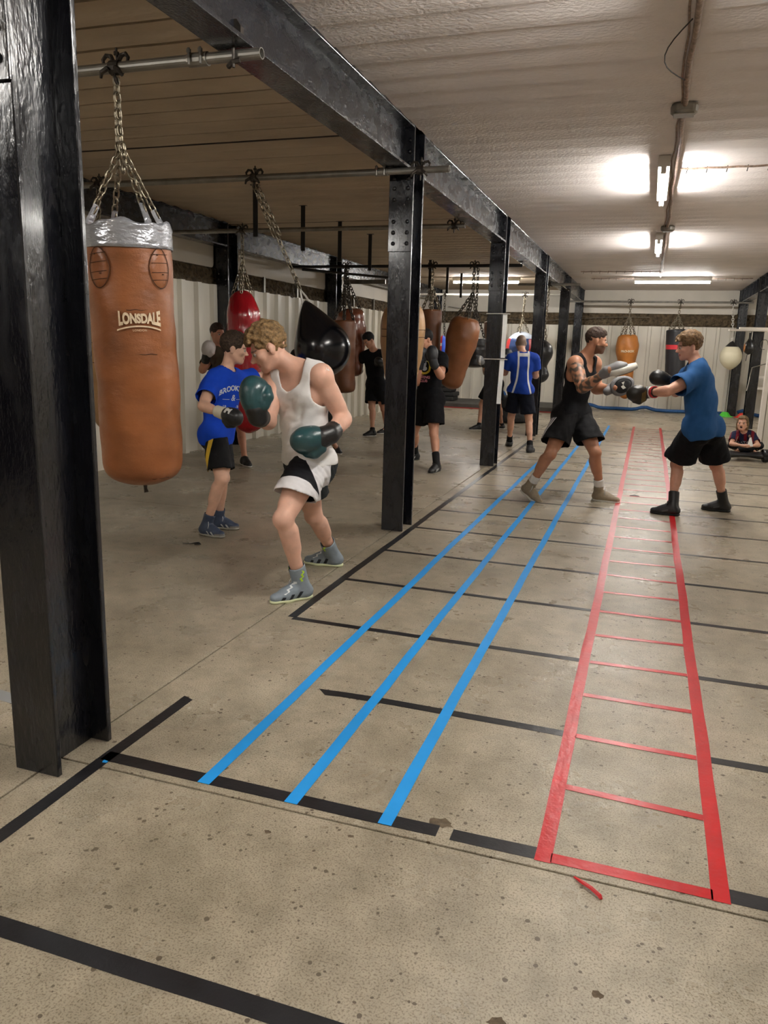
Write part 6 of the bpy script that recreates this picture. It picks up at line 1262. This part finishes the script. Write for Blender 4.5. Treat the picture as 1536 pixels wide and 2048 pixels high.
# ------------------------------------------------------------------ focus mitts, hoverboard
M_MITT_G = M('mitt_grey', RGB(128, 128, 130), .5); M_MITT_B = M('mitt_black', (.014, .014, .015), .42); M_MITT_W = M('mitt_cream', RGB(226, 222, 210), .45, var=.06, vscale=20)
def mitt(c, n, u, label, face, rim, emblem, wrist, L1=.125, W1=.095, th=.05):
    """oval padded mitt: n faces the puncher, u is the long axis"""
    n = unit(n); u = unit(V3(u) - n * (V3(u) @ n)); w = np.cross(n, u); t = empty('focus_mitt', tuple(c), label, 'focus mitt', 'focus mitts of the pad holder')
    def oval(r0_, z0, z1, mt, nm, bul=0.0, par=t, hole=0.0):
        vs = []; fs = []; nn = 36; rows = [(0.02, z1 + bul), (.5, z1 + bul * .8), (.85, z1 + bul * .35), (1.0, z1 - .006), (1.02, (z0 + z1) / 2), (.98, z0), (.5, z0), (.02, z0)]
        for q, z in rows:
            for i in range(nn):
                a = 2 * math.pi * i / nn; x = math.cos(a) * L1 * r0_ * q; y_ = math.sin(a) * W1 * r0_ * q * (1 - .14 * math.cos(a)); vs.append(u * x + w * y_ + n * z)
        for i in range(len(rows) - 1):
            for j in range(nn): fs.append((i * nn + j, (i + 1) * nn + j, (i + 1) * nn + (j + 1) % nn, i * nn + (j + 1) % nn))
        fs.append(tuple(range(nn))[::-1]); fs.append(tuple((len(rows) - 1) * nn + j for j in range(nn))); return MB().add(vs, fs).build(nm, mt, par, smooth=True)
    oval(1.0, -th / 2, th / 2, rim, 'pad_rim', .004); fp = oval(.74, th / 2, th / 2 + .008, face, 'pad_face', .008)
    if emblem:
        tri_ = [(-.02, -.03), (.012, -.03), (-.004, .005), (.02, .03), (-.012, .032), (-.03, .0)]
        vs = [u * x * 1.1 + w * y_ * 1.1 + n * (th / 2 + .0185) for x, y_ in tri_]; MB().add(vs, [(0, 1, 2), (2, 3, 4), (0, 2, 5)]).build('emblem', M_MITT_W, fp)
    hb = SDF(); hb.add(ell(-n * (th / 2 + .012) - u * .03, np.array([u, w, n]), (.085, .068, .036)), .02); hb.add(cone(-n * (th / 2 + .01) - u * .06, -n * (th / 2 + .01) - u * .15, .043, .042), .02)
    hb.add(cone(V3(wrist) - V3(c), -n * (th / 2 + .01) - u * .03, .048, .054), .02); v, F = hb.mesh(.008, 1); np_obj('hand_pocket', v, F, M_MITT_G, t, (0, 0, 0)).location = (0, 0, 0)
    return t
wr, wl = Hp.J['wr'], Hp.J['wl']
mitt(wr + V3((.17, .02, .045)), (.30, .12, -.95), (.93, .30, .28), 'cream and grey focus mitt held flat in the tattooed hand', M_MITT_B, M_MITT_W, False, wr, L1=.135, W1=.10, th=.055)
mitt(wl + V3((.105, -.02, .03)), (.42, -.88, .10), (.80, .36, .38), 'black and grey oval focus mitt facing the camera', M_MITT_B, M_MITT_G, True, wl, L1=.125, W1=.095)
hv = empty('hoverboard', (1.44, 12.36, 0), 'black hoverboard under the seated child', 'hoverboard', rz=.12)
def wheel(x):
    mb = MB(); prof = [(.05, -.035), (.078, -.04), (.085, -.02), (.085, .02), (.078, .04), (.05, .035)]
    o = mb.lathe(prof, 24, mat=Matrix.Rotation(math.pi / 2, 3, 'Y')).build('wheel', M_RUB, hv, (x, 0, .086), smooth=False)
    MB().lathe([(.055, -.042), (.055, .042)], 16, mat=Matrix.Rotation(math.pi / 2, 3, 'Y')).build('hub', M_GALV, o)
    for k in range(5): a = 2 * math.pi * k / 5; MB().tube([(-.044, .012 * math.cos(a), .012 * math.sin(a)), (-.044, .05 * math.cos(a), .05 * math.sin(a))], .006, 5).build('spoke', M_DARKIRON, o)
for x in (-.29, .29): wheel(x)
vs = []; nn = 20
for x, rz_, ry in ((-.25, .05, .09), (-.2, .055, .1), (-.05, .035, .07), (.05, .035, .07), (.2, .055, .1), (.25, .05, .09)):
    for i in range(nn): a = 2 * math.pi * i / nn; vs.append((x, ry * math.cos(a), .095 + rz_ * math.sin(a)))
MB().add(vs, [(i * nn + j, i * nn + (j + 1) % nn, (i + 1) * nn + (j + 1) % nn, (i + 1) * nn + j) for i in range(5) for j in range(nn)] + [tuple(range(nn))[::-1], tuple(5 * nn + j for j in range(nn))]).build('deck', M_BLACKVINYL, hv, smooth=True)
for x in (-.29, .29):
    vs = [];
    for xx in (-.05, .05):
        for i in range(11): a = math.pi * (.05 + .9 * i / 10); vs.append((x + xx, .105 * math.cos(a), .09 + .1 * math.sin(a)))
    MB().add(vs, [(i, i + 1, i + 12, i + 11) for i in range(10)]).build('fender', M_BLACKVINYL, hv, smooth=True).modifiers.new('thickness', 'SOLIDIFY').thickness = .006
wj = (Jp.J['wl'] + Jp.J['wr']) / 2
o = MB().add([(-.035, 0, 0), (.05, .01, .0), (.015, .03, .13), (-.01, .025, .12)], [(0, 1, 2, 3)]).build('paper_scrap', M('paper_white', RGB(240, 240, 236), .8), None, tuple(wj + V3((.03, -.06, .0)))); o.modifiers.new('thickness', 'SOLIDIFY').thickness = .001
tag(o, 'white paper held in the hands of the seated child', 'paper')
